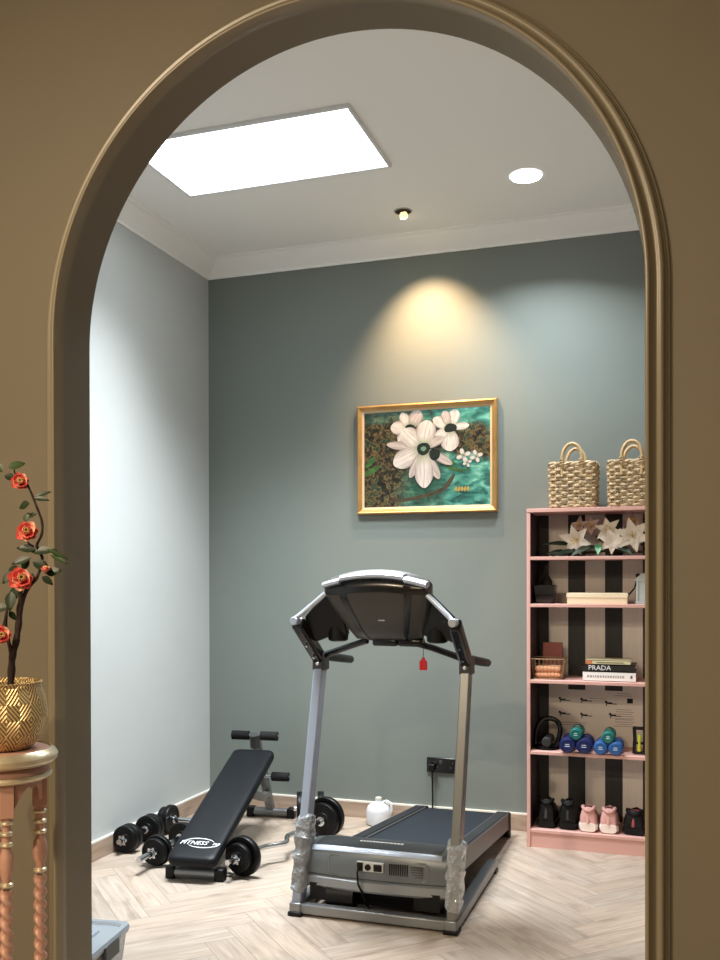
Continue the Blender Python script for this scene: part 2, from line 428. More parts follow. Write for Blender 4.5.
# ------------------------------------------------------------------ treadmill
TX, TY = -1.09, 3.345
tm = thing('treadmill', 'grey and black folding treadmill with plastic-wrapped posts and raised console', 'treadmill', (TX, TY, 0))
PXS = (-1.402, -.787)
M_post_lit = mat('post_paint_lit', (158, 166, 182), .3, .15); M_post_shaded = mat('post_paint_shaded', (112, 113, 112), .34, .3)  # one post paint twice: left lit, right shaded, the light put into the colour
wrap_mat = mat('plastic_wrap', (170, 173, 176), .07, .0, bump=1., bscale=38, trans=.35, ior=1.45)
foot_y, foot_z = 3.378, .01
top_y, top_z = 3.640, .985
def post_c(z): return foot_y + (top_y-foot_y)*(z-foot_z)/(top_z-foot_z)
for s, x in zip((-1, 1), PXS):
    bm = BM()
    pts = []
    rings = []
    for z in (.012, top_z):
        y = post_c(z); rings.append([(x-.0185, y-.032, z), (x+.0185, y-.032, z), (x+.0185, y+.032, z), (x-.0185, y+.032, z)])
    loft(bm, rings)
    up = obj('upright', bm, M_post_lit if s < 0 else M_post_shaded, tm, bevel=.004)
    # bracket and bolt at the top
    bm = BM(); y = post_c(.955); bx(bm, x-.024, x+.024, y-.038, y+.042, .925, 1.0)
    br = obj('bracket', bm, M_dgrey, up, bevel=.006)
    bm = lathe(BM(), [(.008, 0), (.008, .005), (.005, .007)], 12, (x, y-.036, .955), (0, -1, 0))
    obj('bolt', bm, M_chrome, up)
    # base side rail
    bm = BM(); bx(bm, x-.024, x+.024, 3.345, 4.15, .010, .050)
    rl = obj('base_rail', bm, M_grey, tm, bevel=.005)
    for q0, q1 in ((3.338, 3.40), (4.10, 4.155)): obj('rubber_foot', bx(BM(), x-.028, x+.028, q0, q1, .0, .016), M_black, rl, bevel=.003)
    pass
    # crumpled plastic wrap round the lower post
    bm = BM(); rings = []
    rr = random.Random(11 if s < 0 else 12)
    z0, z1, nz = (.085, .37, 16) if s < 0 else (.075, .315, 15)
    for i in range(nz+1):
        z = z0+(z1-z0)*i/nz; y = post_c(z); ring = []
        puff = 1.0 + .10*math.sin(i*1.9) + rr.uniform(-.06, .14) + (.25 if s > 0 and .12 < z < .22 else 0)*0
        for k in range(20):
            a = 2*PI*k/20; ca, sa = math.cos(a), math.sin(a)
            q = 1/max(abs(ca)/.027, abs(sa)/.042)*.55 + .45*(.034 if abs(ca) > .7 else .043)
            q *= puff*(1 + rr.uniform(-.13, .17))
            ring.append((x+ca*q, y+sa*q, z + .012*math.sin(a*2+i) + rr.uniform(-.005, .005)))
        rings.append(ring)
    loft(bm, rings)
    wr = obj('plastic_wrap', bm, wrap_mat, tm, ang=60, subsurf=1)
    wr['label'] = 'crumpled clear plastic wrap'
    # arm from post top to front cap
    a = Vector((x, top_y-.005, .965)); b = Vector((x+.006*s, 3.395, 1.135))
    bm = BM(); bar(bm, a, b, .046, .055); arm = obj('console_arm', bm, M_blackg, tm, bevel=.012, seg=3)
    bm = lathe(BM(), [(.0, .0), (.014, .0), (.0165, -.005), (.0165, -.04)][::-1], 20, (b.x, 3.352, b.z+.005), (0, -1, 0))
    obj('arm_cap', bm, M_silver, arm)
    for q in (.25, .55):
        c = a.lerp(b, q); obj('screw', lathe(BM(), [(.005, 0), (.005, .004), (0, .005)], 10, c+Vector((0, -.022, -.024)), (0, -.6, -.8)), M_chrome, arm)
    # hand grip reaching back to the runner
    bm = tube(BM(), [(x, 3.60, .985), (x+.004*s, 3.72, .975), (x+.006*s, 3.88, .955), (x+.006*s, 4.02, .938), (x+.006*s, 4.032, .936)], [.0175, .0185, .0185, .0175, .010], 14)
    obj('hand_grip', bm, M_black, tm)
    # side wing below the silver tube and cup holder behind it
    xi = TX + s*.17
    bm = BM()
    prism(bm, [(x-.002*s, 3.46, 1.10), (x-.006*s, 3.44, 1.155), (TX+s*.205, 3.42, 1.25), (TX+s*.165, 3.47, 1.17), (TX+s*.155, 3.52, 1.085), (TX+s*.19, 3.54, 1.06), (TX+s*.225, 3.53, 1.075), (x-.02*s, 3.52, 1.05)], (0, .035, 0))
    obj('side_wing', bm, M_black, tm, bevel=.006)
    bm = lathe(BM(), [(.030, 0), (.040, .006), (.044, .05), (.046, .10), (.040, .10), (.036, .02), (0, .015)], 24, (TX+s*.205, 3.55, 1.052))
    obj('cup_holder', bm, M_black, tm)
    pts = [(b.x, 3.36, b.z+.010), (x-.012*s, 3.378, 1.162), (TX+s*.235, 3.385, 1.215), (TX+s*.200, 3.39, 1.246)]
    bm = tube(BM(), pts, [.010, .0105, .0105, .009], 12); obj('silver_tube', bm, M_silver, tm)
    # crossbar half
    bm = tube(BM(), [(x-.01*s, 3.63, .985), (TX+s*.17, 3.60, 1.03), (TX+s*.09, 3.57, 1.055)], .0135, 10)
    obj('crossbar', bm, M_blackg, tm)
bm = BM(); bx(bm, -1.385, -.803, 3.352, 3.392, .008, .046)
obj('front_bar', bm, M_grey, tm, bevel=.005)

# console: shell leaning away from the camera at its foot
def con(s, t):
    """s -1..1 across, t 0 top..1 foot: point on the mid plane"""
    hw = .212 - .075*max(0, t)**1.4
    if t < .12: hw -= .012*(1-t/.12)
    x = TX+.008 + s*hw
    bow = .030*(1-s*s)*(1-t)
    y = 3.375 + .195*t
    z = 1.276 + bow - (.205 + .0*abs(s))*t
    return Vector((x, y, z))
cn = (Vector((0, -.205, -.195))).normalized()
def con_front(s, t, off=0.):
    b = max(0, 1-abs(s)**3.2)*max(0, 1-abs(2*t-1)**3.0)
    return con(s, t) + cn*(.012 + .045*b**.6 + off)
bm = BM(); ns, ntt = 26, 16
G = [[bm.verts.new(con_front(-1+2*i/ns, j/ntt)) for i in range(ns+1)] for j in range(ntt+1)]
H = [[bm.verts.new(con(-1+2*i/ns, j/ntt) - cn*(.022+.075*math.sin(PI*min(1, .1+.9*j/ntt))*(1-abs(-1+2*i/ns)**6*.5))) for i in range(ns+1)] for j in range(ntt+1)]
for A, fl in ((G, 0), (H, 1)):
    for j in range(ntt):
        for i in range(ns):
            f = (A[j][i], A[j][i+1], A[j+1][i+1], A[j+1][i]); bm.faces.new(f if fl else f[::-1])
bord = [(0, i) for i in range(ns)] + [(j, ns) for j in range(ntt)] + [(ntt, i) for i in range(ns, 0, -1)] + [(j, 0) for j in range(ntt, 0, -1)]
for k in range(len(bord)):
    a = bord[k]; b = bord[(k+1) % len(bord)]
    bm.faces.new((G[a[0]][a[1]], G[b[0]][b[1]], H[b[0]][b[1]], H[a[0]][a[1]]))
console = obj('console', bm, mat('console_shell', (62, 60, 57), .38), tm, ang=50)
console['label'] = 'dark grey console shell'
def con_strip(name, s_of_t0, s_of_t1, m, t0=0., t1=1., off=.003, n=14):
    bm = BM(); rows = []
    for j in range(n+1):
        t = t0+(t1-t0)*j/n
        a, b = s_of_t0(t), s_of_t1(t)
        rows.append([con_front(a, t, off), con_front((a+b)/2, t, off+.001), con_front(b, t, off), con_front(b, t, -.006), con_front(a, t, -.006)])
    loft(bm, rows); return obj(name, bm, m, console, ang=50)
con_strip('console_band', lambda t: -.70+.12*t, lambda t: -.56+.08*t, M_blackg, .02, .99)
con_strip('console_band', lambda t: .56-.08*t, lambda t: .70-.12*t, M_blackg, .02, .99)
bm = BM(); rows = []
for i in range(31):
    s = -.97+1.94*i/30; rows.append([con_front(s, 0, .001), con_front(s, .05, .004), con_front(s, .10, .003), con_front(s, .10, -.008), con_front(s, 0, -.008)])
loft(bm, rows); obj('console_rim', bm, M_blackg, console, ang=50)
bm = BM(); p = con_front(.03, .52, .001); box(bm, p, (.026, .003, .007), Matrix.Rotation(math.radians(-44), 3, 'X'))
obj('badge', bm, M_silver, console)
def con_trim(s0, s1, lift, n=12):
    bm = BM(); rows = []
    for i in range(n+1):
        s = s0+(s1-s0)*i/n; p = con(s, 0)
        p = p + Vector((0, 0, lift))
        rows.append([p+Vector((0, -.030, -.009)), p+Vector((0, -.033, .001)), p+Vector((0, -.022, .010)), p+Vector((0, .025, .013)), p+Vector((0, .03, -.004)), p+Vector((0, -.018, -.014))])
    loft(bm, rows); o = obj('silver_trim', bm, M_silver, console, ang=50); return o
con_trim(-.67, .58, .012, 18); con_trim(-1.02, -.68, .004, 6); con_trim(.59, 1.02, .004, 6)
# tray under the console
for x0, x1 in ((-1.148, -1.045), (-1.042, -.945)):
    bm = BM(); bx(bm, x0, x1, 3.535, 3.60, 1.036, 1.068); obj('console_tray', bm, M_blackg, tm, bevel=.010, seg=3)
# safety key
bm = tube(BM(), [(-.935, 3.54, 1.06), (-.934, 3.52, 1.03), (-.934, 3.52, .99)], .0013, 6)
k = obj('safety_key', bm, M_black, tm)
bm = BM(); prism(bm, [(-.949, 3.518, .948), (-.919, 3.518, .948), (-.919, 3.518, .982), (-.928, 3.518, .990), (-.928, 3.518, .997), (-.940, 3.518, .997), (-.940, 3.518, .990), (-.949, 3.518, .982)], (0, .006, 0))
kt = obj('key_tag', bm, mat('red_plastic', (188, 24, 30), .4), k, bevel=.001); kt['label'] = 'red safety key tag'

# motor hood
hx0, hx1 = -1.381, -.820; hc = (hx0+hx1)/2; hh = (hx1-hx0)/2
def hood_front_y(s): return 3.398 + .020*s*s
def hood_sec(s):
    e = 1-abs(s)**8*.10
    y = hood_front_y(s); x = hc+hh*s
    ztop = .235+.030*e*(1-.25*s*s)
    return [(x, y+.01, .145), (x, y-.002, .155), (x, y+.002, .20), (x, y+.010, ztop-.018), (x, y+.024, ztop-.004), (x, y+.05, ztop+.002), (x, y+.13, ztop+.004), (x, y+.20, ztop-.012), (x, y+.205, .15), (x, y+.1, .14)]
bm = loft(BM(), [hood_sec(-1+2*i/20) for i in range(21)])
hood = obj('motor_hood', bm, mat('hood_plastic', (100, 106, 111), .34, .25), tm, ang=40)
hood['label'] = 'grey motor hood'
bm = loft(BM(), [[(hc+hh*s, hood_front_y(s)-.006, .103), (hc+hh*s, hood_front_y(s)-.012, .112), (hc+hh*s, hood_front_y(s)-.008, .142), (hc+hh*s, hood_front_y(s)+.01, .152), (hc+hh*s, hood_front_y(s)+.05, .150), (hc+hh*s, hood_front_y(s)+.05, .103)] for s in [-1+i/10 for i in range(21)]])
obj('hood_lower_band', bm, mat('band_grey', (142, 146, 150), .3, .4), hood, ang=40)
bm = loft(BM(), [[(hc+hh*s, hood_sec(s)[3][1]-.001, hood_sec(s)[3][2]+.002), (hc+hh*s, hood_sec(s)[4][1]-.004, hood_sec(s)[4][2]-.001), (hc+hh*s, hood_sec(s)[4][1]+.004, hood_sec(s)[4][2]+.003), (hc+hh*s, hood_sec(s)[4][1]+.006, hood_sec(s)[4][2]-.004)] for s in [-.93+1.86*i/20 for i in range(21)]])
obj('hood_highlight_strip', bm, M_silver, hood, ang=60)
bm = loft(BM(), [[(hc+hh*s, hood_sec(s)[4][1]+.008, hood_sec(s)[4][2]+.0015), (hc+hh*s, hood_sec(s)[5][1], hood_sec(s)[5][2]+.002), (hc+hh*s, hood_sec(s)[6][1], hood_sec(s)[6][2]+.002), (hc+hh*s, hood_sec(s)[7][1]+.002, hood_sec(s)[7][2]+.002), (hc+hh*s, hood_sec(s)[7][1]+.002, hood_sec(s)[7][2]-.02), (hc+hh*s, hood_sec(s)[4][1]+.012, hood_sec(s)[4][2]-.02)] for s in [-.9+1.8*i/20 for i in range(21)]])
obj('hood_top_panel', bm, mat('hood_top_dark', (52, 55, 58), .38), hood, ang=50)
# recessed outline panel on the hood front
pan = []
for (x, z) in [(-1.27, .163), (-1.285, .17), (-1.285, .225), (-1.275, .233), (-.90, .228), (-.89, .22), (-.89, .172), (-.90, .163)]:
    s = (x-hc)/hh; pan.append((x, hood_front_y(s)+.001 + .010*max(0, (z-.19)/.06), z))
bm = tube(BM(), pan, .0035, 8, closed=True); obj('hood_panel_outline', bm, mat('outline_grey', (112, 114, 116), .35, .3), hood)
bm = BM(); bx(bm, -1.165, -1.058, 3.391, 3.405, .185, .222); sp = obj('socket_panel', bm, mat('socket_white', (190, 192, 192), .4), hood, bevel=.002)
bm = BM(); bx(bm, -1.162, -1.139, 3.386, 3.394, .188, .219); obj('power_inlet', bm, M_black, sp)
bm = lathe(BM(), [(.012, 0), (.012, .006), (0, .008)], 16, (-1.119, 3.392, .203), (0, -1, 0)); obj('fuse_knob', bm, M_black, sp)
bm = BM(); bx(bm, -1.096, -1.064, 3.386, 3.394, .190, .216); obj('rocker_switch', bm, M_black, sp, bevel=.002)
bm = BM()
for i in range(9):
    x = -1.035+i*.0085; s = (x-hc)/hh; box(bm, (x, hood_front_y(s)+.003, .200), (.0035, .010, .042))
obj('vent_grille', bm, M_black, hood)
bm = BM()
for i in range(5):
    z = .178+i*.009; box(bm, (-.930, hood_front_y(.7)+.002, z), (.048, .010, .003))
obj('vent_grille', bm, M_dgrey, hood)
# faint white lettering strip on top of hood: worn, unreadable marks
bm = BM()
rr = random.Random(3); x = -1.185
while x < -1.015:
    wd = rr.uniform(.006, .013); box(bm, (x+wd/2, 3.50, .2705), (wd, .011, .002)); x += wd+.0035
obj('hood_lettering', bm, M_white2, hood)
bm = BM()
for s in (-1, 1):
    prism(bm, [(hc+s*.16, 3.40, .12), (hc+s*.26, 3.40, .12), (hc+s*.26, 3.40, .055), (hc+s*.16, 3.40, .055)], (0, .10, 0))
bx(bm, hc-.26, hc+.26, 3.47, 3.60, .03, .14)  # black plate put in to deepen the shade in the void below the hood
lathe(bm, [(.045, 0), (.045, .11)], 20, (hc-.19, 3.43, .075), (1, 0, 0))
obj('motor_and_void_shade', bm, M_black, hood)
# deck
ya, yb = 3.56, 4.70; za, zb = .232, .118
def dk(x, y, dz): return (x - (.022*(y-ya)/(yb-ya))*-1*0, y, za+(zb-za)*(y-ya)/(yb-ya)+dz)
dx0, dx1 = -1.292, -.800
bm = BM(); loft(bm, [[dk(dx0+.05, y, -.035), dk(dx1-.05, y, -.035), dk(dx1-.05, y, -.006), dk(dx0+.05, y, -.006)] for y in (ya, yb-.01)])
deck = obj('running_deck', bm, M_dgrey, tm)
M_belt = mat('running_belt', (30, 35, 42), .6, bump=.35, bscale=350)
bm = BM(); loft(bm, [[dk(dx0+.068, y, -.006), dk(dx1-.068, y, -.006), dk(dx1-.068, y, .002), dk(dx0+.068, y, .002)] for y in (ya, yb-.015)])
obj('belt', bm, M_belt, deck)
for x0, x1, s in ((dx0, dx0+.066, -1), (dx1-.066, dx1, 1)):
    bm = BM(); loft(bm, [[dk(x0, y, -.075 if y < 4.6 else -.07), dk(x1, y, -.075 if y < 4.6 else -.07), dk(x1, y, .006), dk(x1-.008, y, .012), dk(x0+.008, y, .012), dk(x0, y, .006)] for y in (ya, yb-.02)])
    sr = obj('side_rail', bm, mat('rail_grey', (84, 85, 86), .4, .35), deck)
    bm = BM(); loft(bm, [[dk(x0+.012, y, .011), dk(x1-.006, y, .011), dk(x1-.008, y, .0145), dk(x0+.014, y, .0145)] for y in (ya+.02, yb-.04)])
    obj('foot_tread', bm, mat('rail_tread', (30, 32, 35), .6, bump=.3, bscale=200), sr)
    bm = BM(); loft(bm, [[dk(x0-.004, y, -.116 if i else -.09), dk(x1+.004, y, -.116 if i else -.09), dk(x1+.004, y, .010), dk(x0-.004, y, .010)] for i, y in enumerate((yb-.035, yb, yb+.02))])
    obj('end_cap', bm, M_black, sr, bevel=.008)
bm = lathe(BM(), [(.022, 0), (.022, dx1-dx0-.10)], 20, (dx0+.05, yb-.01, zb-.018), (1, 0, 0)); obj('rear_roller', bm, M_black, deck)
# mains lead of the treadmill
bm = tube(BM(), [(-1.151, 3.392, .20), (-1.152, 3.37, .198), (-1.152, 3.362, .185), (-1.150, 3.368, .14), (-1.138, 3.385, .10), (-1.13, 3.40, .06), (-1.12, 3.45, .012), (-1.16, 3.6, .007), (-1.25, 3.9, .007), (-1.34, 4.3, .007), (-1.30, 4.72, .007), (-1.24, 4.80, .007), (-1.232, 4.825, .03), (-1.232, 4.832, .12), (-1.233, 4.832, .22), (-1.234, 4.826, .30)], .0042, 8)
pc = obj('power_cord', bm, M_black, tm); pc['label'] = 'black mains cord'
bm = BM(); box(bm, (-1.234, 4.822, .305), (.034, .028, .034)); obj('plug', bm, M_black, pc, bevel=.005)

# wall socket
t = thing('wall_socket', 'black double wall socket low on the green wall behind the treadmill', 'socket', (-1.175, YB, .313))
obj('face_plate', bx(BM(), -1.268, -1.075, YB-.012, YB, .273, .353), M_blackg, t, bevel=.004)
for x in (-1.222, -1.125):
    for dx, dz in ((0, .014), (-.012, -.010), (.012, -.010)): obj('pin_hole', box(BM(), (x+dx, YB-.0125, .313+dz), (.006, .003, .008)), M_dgrey, t)
for x in (-1.19, -1.092): obj('rocker_switch', box(BM(), (x, YB-.0135, .33), (.014, .006, .02)), M_dgrey, t, bevel=.001)

M_logo = mat('white_print', (226, 228, 232), .45)
# ------------------------------------------------------------------ weight bench
BA = math.radians(6.7)
bench = thing('weight_bench', 'black padded incline sit-up bench with grey frame near the left corner', 'bench', (-2.045, 4.15, 0), BA)
def L(bm): return bm
rotp = Matrix.Rotation(math.radians(20.0), 3, 'X')
pl = .93; py = -.155; pz = .249
# padded board with rounded corners
def pad_ring(w, l, r, z, n=6):
    P = []
    for cx, cy, a0 in ((w-r, l-r, 0), (-w+r, l-r, PI/2), (-w+r, -l+r, PI), (w-r, -l+r, 3*PI/2)):
        for k in range(n+1):
            a = a0+PI/2*k/n; P.append((cx+r*math.cos(a), cy+r*math.sin(a), z))
    return P
def on_pad(p): return Vector((0, py, pz)) + rotp @ Vector(p)
bm = BM(); W_, L_ = .110, pl/2
rings = [[on_pad(p) for p in pad_ring(W_-i, L_-i, .03, z)] for i, z in ((.012, -.028), (.002, -.024), (0, -.014), (0, .006), (.003, .013), (.010, .018), (.025, .0205), (.06, .0215))]
loft(bm, rings)
pad = obj('pad', bm, mat('black_vinyl', (10, 13, 18), .5, bump=.08, bscale=160), bench, local=True, ang=45)
bm = BM()
rings = [[on_pad(p) for p in pad_ring(W_+.001, L_+.001, .03, z)] for z in (-.006, -.003)]
loft(bm, rings); obj('piping', bm, M_black, pad, local=True)
MP = Matrix.Translation(on_pad((0, -L_+.11, .0213))) @ rotp.to_4x4()
bm = text_bm('FITNESS', .036, .0008, shear=.25); bm.transform(MP @ Matrix.Translation((-.022, 0, 0)))
b2 = text_bm('ne', .034, .0008, shear=.25); b2.transform(MP @ Matrix.Translation((.082, 0, 0)))
obj('pad_lettering', b2, M_logo, pad, local=True, smooth=False)
lg = obj('pad_lettering', bm, M_logo, pad, local=True, smooth=False); lg['label'] = 'white printed lettering'
bm = BM()
for a0, a1, cx, cz in ((math.radians(15), math.radians(175), 0, .002), (math.radians(200), math.radians(372), .025, -.002)):
    pts = []; rad = []
    for k in range(19):
        a = a0+(a1-a0)*k/18; pts.append(MP @ Vector((cx+.072*math.cos(a), cz+.030*math.sin(a), 0))); rad.append(.0006+.0030*math.sin(PI*k/18))
    tube(bm, pts, rad, 6)
obj('pad_swoosh', bm, M_logo, pad, local=True)
def foot(y, hw, name):
    bm = lathe(BM(), [(.024, -hw), (.024, hw)], 20, (0, y, .027), (1, 0, 0)); f = obj(name, bm, M_grey, bench, local=True)
    for s in (-1, 1):
        bm = BM(); box(bm, (s*hw, y, .027), (.045, .054, .054)); obj('end_cap', bm, M_black, f, local=True, bevel=.008)
    return f
foot(-.525, .112, 'front_foot'); foot(.565, .115, 'rear_foot')
bm = BM(); bar(bm, (0, -.53, .035), (0, .08, .262), .045, .03); bar(bm, (0, .05, .255), (0, .42, .14), .04, .04); obj('main_beam', bm, M_grey, bench, local=True, bevel=.004)
pa, pb = Vector((-.005, .57, .04)), Vector((-.035, .395, .468))
bm = BM(); bar(bm, pa, pb, .042, .042, up=(0, 1, 0)); bar(bm, (0, .40, .15), (0, .52, .14), .03, .03); post = obj('rear_post', bm, M_grey, bench, local=True, bevel=.004)
bm = BM(); lathe(bm, [(.026, 0), (.026, .07)], 16, pb-Vector((0, 0, .055)), (0, -.3, 1)); obj('post_clamp', bm, M_dgrey, post, local=True)
for c, hw in ((pb+Vector((0, -.004, .005)), .128), (pa.lerp(pb, .47)+Vector((.025, -.03, .004)), .128)):
    bm = lathe(BM(), [(.010, -hw-.004), (.010, hw+.004)], 12, c, (1, 0, 0)); ro = obj('roller_rod', bm, M_chrome, bench, local=True)
    for s in (-1, 1):
        bm = lathe(BM(), [(.018, .030), (.024, .033), (.0245, hw-.003), (.019, hw)], 20, c, (s, 0, 0)); obj('foam_roller', bm, mat('black_foam', (12, 13, 14), .85, bump=.3, bscale=220), ro, local=True)
    bm = lathe(BM(), [(.013, .024), (.013, .031)], 12, c, (-1, 0, 0)); obj('retaining_ring', bm, M_chrome, ro, local=True)

# ------------------------------------------------------------------ free weights
M_plate = mat('black_iron_plate', (10, 10, 11), .42, bump=.15, bscale=150)
def plate_bm(bm, c, r, w, ax):
    return lathe(bm, [(.016, -w/2), (r*.42, -w/2), (r*.46, -w/2+.003), (r*.80, -w/2+.003), (r*.84, -w/2), (r*.97, -w/2), (r, -w/2+.004), (r, w/2-.004), (r*.97, w/2), (r*.84, w/2), (r*.8, w/2-.003), (r*.46, w/2-.003), (r*.42, w/2), (.016, w/2)], 40, c, ax, caps=True)
def star_collar(parent, c, ax, s):
    ax = Vector(ax).normalized()
    q = Vector((0, 0, 1)).rotation_difference(ax).to_matrix(); c = Vector(c)
    P = []
    for k in range(24):
        r = .027 if (k % 4) in (0, 1) else .020
        P.append(c + q @ Vector((r*math.cos(2*PI*k/24), r*math.sin(2*PI*k/24), 0)))
    bm = prism(BM(), P, ax*.016); lathe(bm, [(.018, .016), (.016, .024)], 16, c, ax)
    return obj('star_collar', bm, M_chrome, parent, local=True)
def dumbbell(name, label, loc, rotz, half, sets, z, cat='dumbbell', group=None, collars=True):
    """bar along local Y; sets: list of (centre, radius, width)"""
    t = thing(name, label, cat, (loc[0], loc[1], 0), rotz, group)
    bm = lathe(BM(), [(.0125, -half), (.0135, -half+.004), (.0135, half-.004), (.0125, half)], 16, (0, 0, z), (0, 1, 0))
    b = obj('bar', bm, M_chrome, t, local=True)
    for c, r, w in sets:
        obj('weight_plate', plate_bm(BM(), (0, c, z), r, w, (0, 1, 0)), M_plate, t, local=True)
    for s in (-1, 1):
        ed = [c+s*w/2 for c, r, w in sets if c*s > 0]
        if ed and collars:
            e = max(ed, key=abs); star_collar(t, (0, e, z), (0, s, 0), s)
            ins = min([c-s*w/2 for c, r, w in sets if c*s > 0], key=abs)
            obj('inner_collar', lathe(BM(), [(.020, 0), (.020, .012)], 16, (0, ins, z), (0, -s, 0)), M_chrome, t, local=True)
    return t
dumbbell('adjustable_dumbbell', 'black plate dumbbell nearest the white wall, lying end-on to the viewer', (-2.492, 3.985), .0, .175, [(-.115, .065, .030), (-.083, .066, .030), (.083, .066, .030), (.115, .066, .030)], .066, group=None)
dumbbell('adjustable_dumbbell', 'black plate dumbbell farthest back by the left wall, with chrome bar pointing at the bench', (-2.352, 4.248), math.radians(90), .19, [(-.15, .060, .028), (-.118, .072, .028), (.118, .072, .028), (.15, .060, .028)], .072)
dumbbell('adjustable_dumbbell', 'black plate dumbbell with long chrome end sticking out left of the bench foot', (-2.247, 3.865), .02, .283, [(-.145, .060, .026), (-.115, .069, .028), (.115, .069, .028), (.145, .060, .026)], .069)
dumbbell('adjustable_dumbbell', 'black plate dumbbell standing edge-on behind the left treadmill post', (-1.845, 4.62), math.radians(112), .088, [(-.055, .088, .032), (.055, .088, .032)], .088, collars=False)
# curl bar
t = thing('curl_bar', 'chrome curl bar with black plates lying between the bench and the treadmill', 'barbell', (-1.744, 4.1, 0), -.170)
zb_ = .088
pts = [(0, -.49, zb_), (0, -.30, zb_), (0, -.24, zb_), (0, -.19, zb_-.004), (.055, -.11, zb_-.002), (.0, -.02, zb_), (-.0, .04, zb_), (.055, .11, zb_), (0, .19, zb_), (0, .26, zb_), (0, .30, zb_), (0, .50, zb_)]
# soften the bends
sm = []
for i in range(len(pts)-1):
    a, b = Vector(pts[i]), Vector(pts[i+1])
    sm += [a.lerp(b, .12), a.lerp(b, .5), a.lerp(b, .88)]
sm = [Vector(pts[0])] + sm + [Vector(pts[-1])]
obj('bar', tube(BM(), sm, .0125, 14), M_chrome, t, local=True)
for c, r, w in ((-.375, .088, .030), (-.408, .064, .026), (.345, .100, .030), (.312, .088, .028)):
    z = zb_
    obj('weight_plate', plate_bm(BM(), (0, c, max(z, r) if r > zb_ else z), r, w, (0, 1, 0)), M_plate, t, local=True)
star_collar(t, (0, -.421, zb_), (0, -1, 0), -1); star_collar(t, (0, .36, zb_), (0, 1, 0), 1)
obj('inner_collar', lathe(BM(), [(.024, 0), (.024, .014)], 16, (0, .298, zb_), (0, -1, 0)), M_chrome, t, local=True)

# plastic jug by the back wall
t = thing('plastic_jug', 'translucent white plastic jug on the floor behind the treadmill', 'jug', (-1.505, 4.745, 0))
M_jug = mat('milky_plastic', (232, 234, 238), .35, trans=.25)
bm = lathe(BM(), [(.055, 0), (.064, .006), (.066, .03), (.066, .075), (.058, .098), (.036, .115), (.017, .122), (.016, .132)], 28, (-1.505, 4.745, 0)); jb = obj('body', bm, M_jug, t)
bm = tube(BM(), [(-1.485, 4.745, .118), (-1.46, 4.745, .128), (-1.435, 4.745, .115), (-1.432, 4.745, .08), (-1.442, 4.745, .055)], .007, 10); obj('handle', bm, M_jug, t)
bm = lathe(BM(), [(.017, 0), (.017, .012), (.015, .014)], 20, (-1.505, 4.745, .130)); obj('cap', bm, mat('cream_cap', (210, 205, 190), .4), t)

# storage box near the arch
SB = thing('storage_box', 'clear plastic storage box with grey lid on the floor inside the arch', 'box', (-1.90, 2.545, 0), math.radians(8))
M_clear = mat('clear_plastic', (214, 222, 228), .12, trans=.75, ior=1.4)
bw, bd, bh = .19, .155, .15
def rr_ring(w, d, r, z, n=5):
    P = []
    for cx, cy, a0 in ((w-r, d-r, 0), (-w+r, d-r, PI/2), (-w+r, -d+r, PI), (w-r, -d+r, 3*PI/2)):
        for k in range(n+1):
            a = a0+PI/2*k/n; P.append((cx+r*math.cos(a), cy+r*math.sin(a), z))
    return P
bm = loft(BM(), [rr_ring(bw*.88, bd*.88, .02, .0), rr_ring(bw*.97, bd*.97, .025, bh-.012), rr_ring(bw*.955, bd*.955, .025, bh-.012), rr_ring(bw*.865, bd*.865, .02, .004)])
obj('tub', bm, M_clear, SB, local=True)
bm = loft(BM(), [rr_ring(bw, bd, .03, bh-.018), rr_ring(bw*1.02, bd*1.02, .03, bh-.004), rr_ring(bw*1.0, bd*1.0, .03, bh+.006), rr_ring(bw*.90, bd*.90, .025, bh+.006), rr_ring(bw*.86, bd*.86, .025, bh-.004)])
lid = obj('lid', bm, mat('lid_plastic', (200, 210, 220), .15, trans=.6), SB, local=True)
bm = loft(BM(), [rr_ring(bw*.62, bd*.55, .02, bh-.004), rr_ring(bw*.60, bd*.53, .02, bh+.003)]); obj('lid_panel', bm, mat('lid_panel', (190, 202, 214), .15, trans=.5), lid, local=True)
for s in (-1, 1):
    bm = BM(); box(bm, (s*(bw+.002), -.0, bh-.030), (.012, .10, .052)); obj('latch', bm, M_dgrey, SB, local=True, bevel=.004)
bm = BM(); box(bm, (0, 0, .045), (.26, .2, .07)); tag(obj('folded_cloth', bm, mat('brown_cloth', (150, 122, 98), .9, bump=.5, bscale=60), None, loc=None, bevel=.02, seg=3), 'brown folded cloth stored inside the clear plastic box', 'cloth').location = (-1.90, 2.545, 0)
bpy.data.objects['folded_cloth'].rotation_euler = (0, 0, math.radians(8))

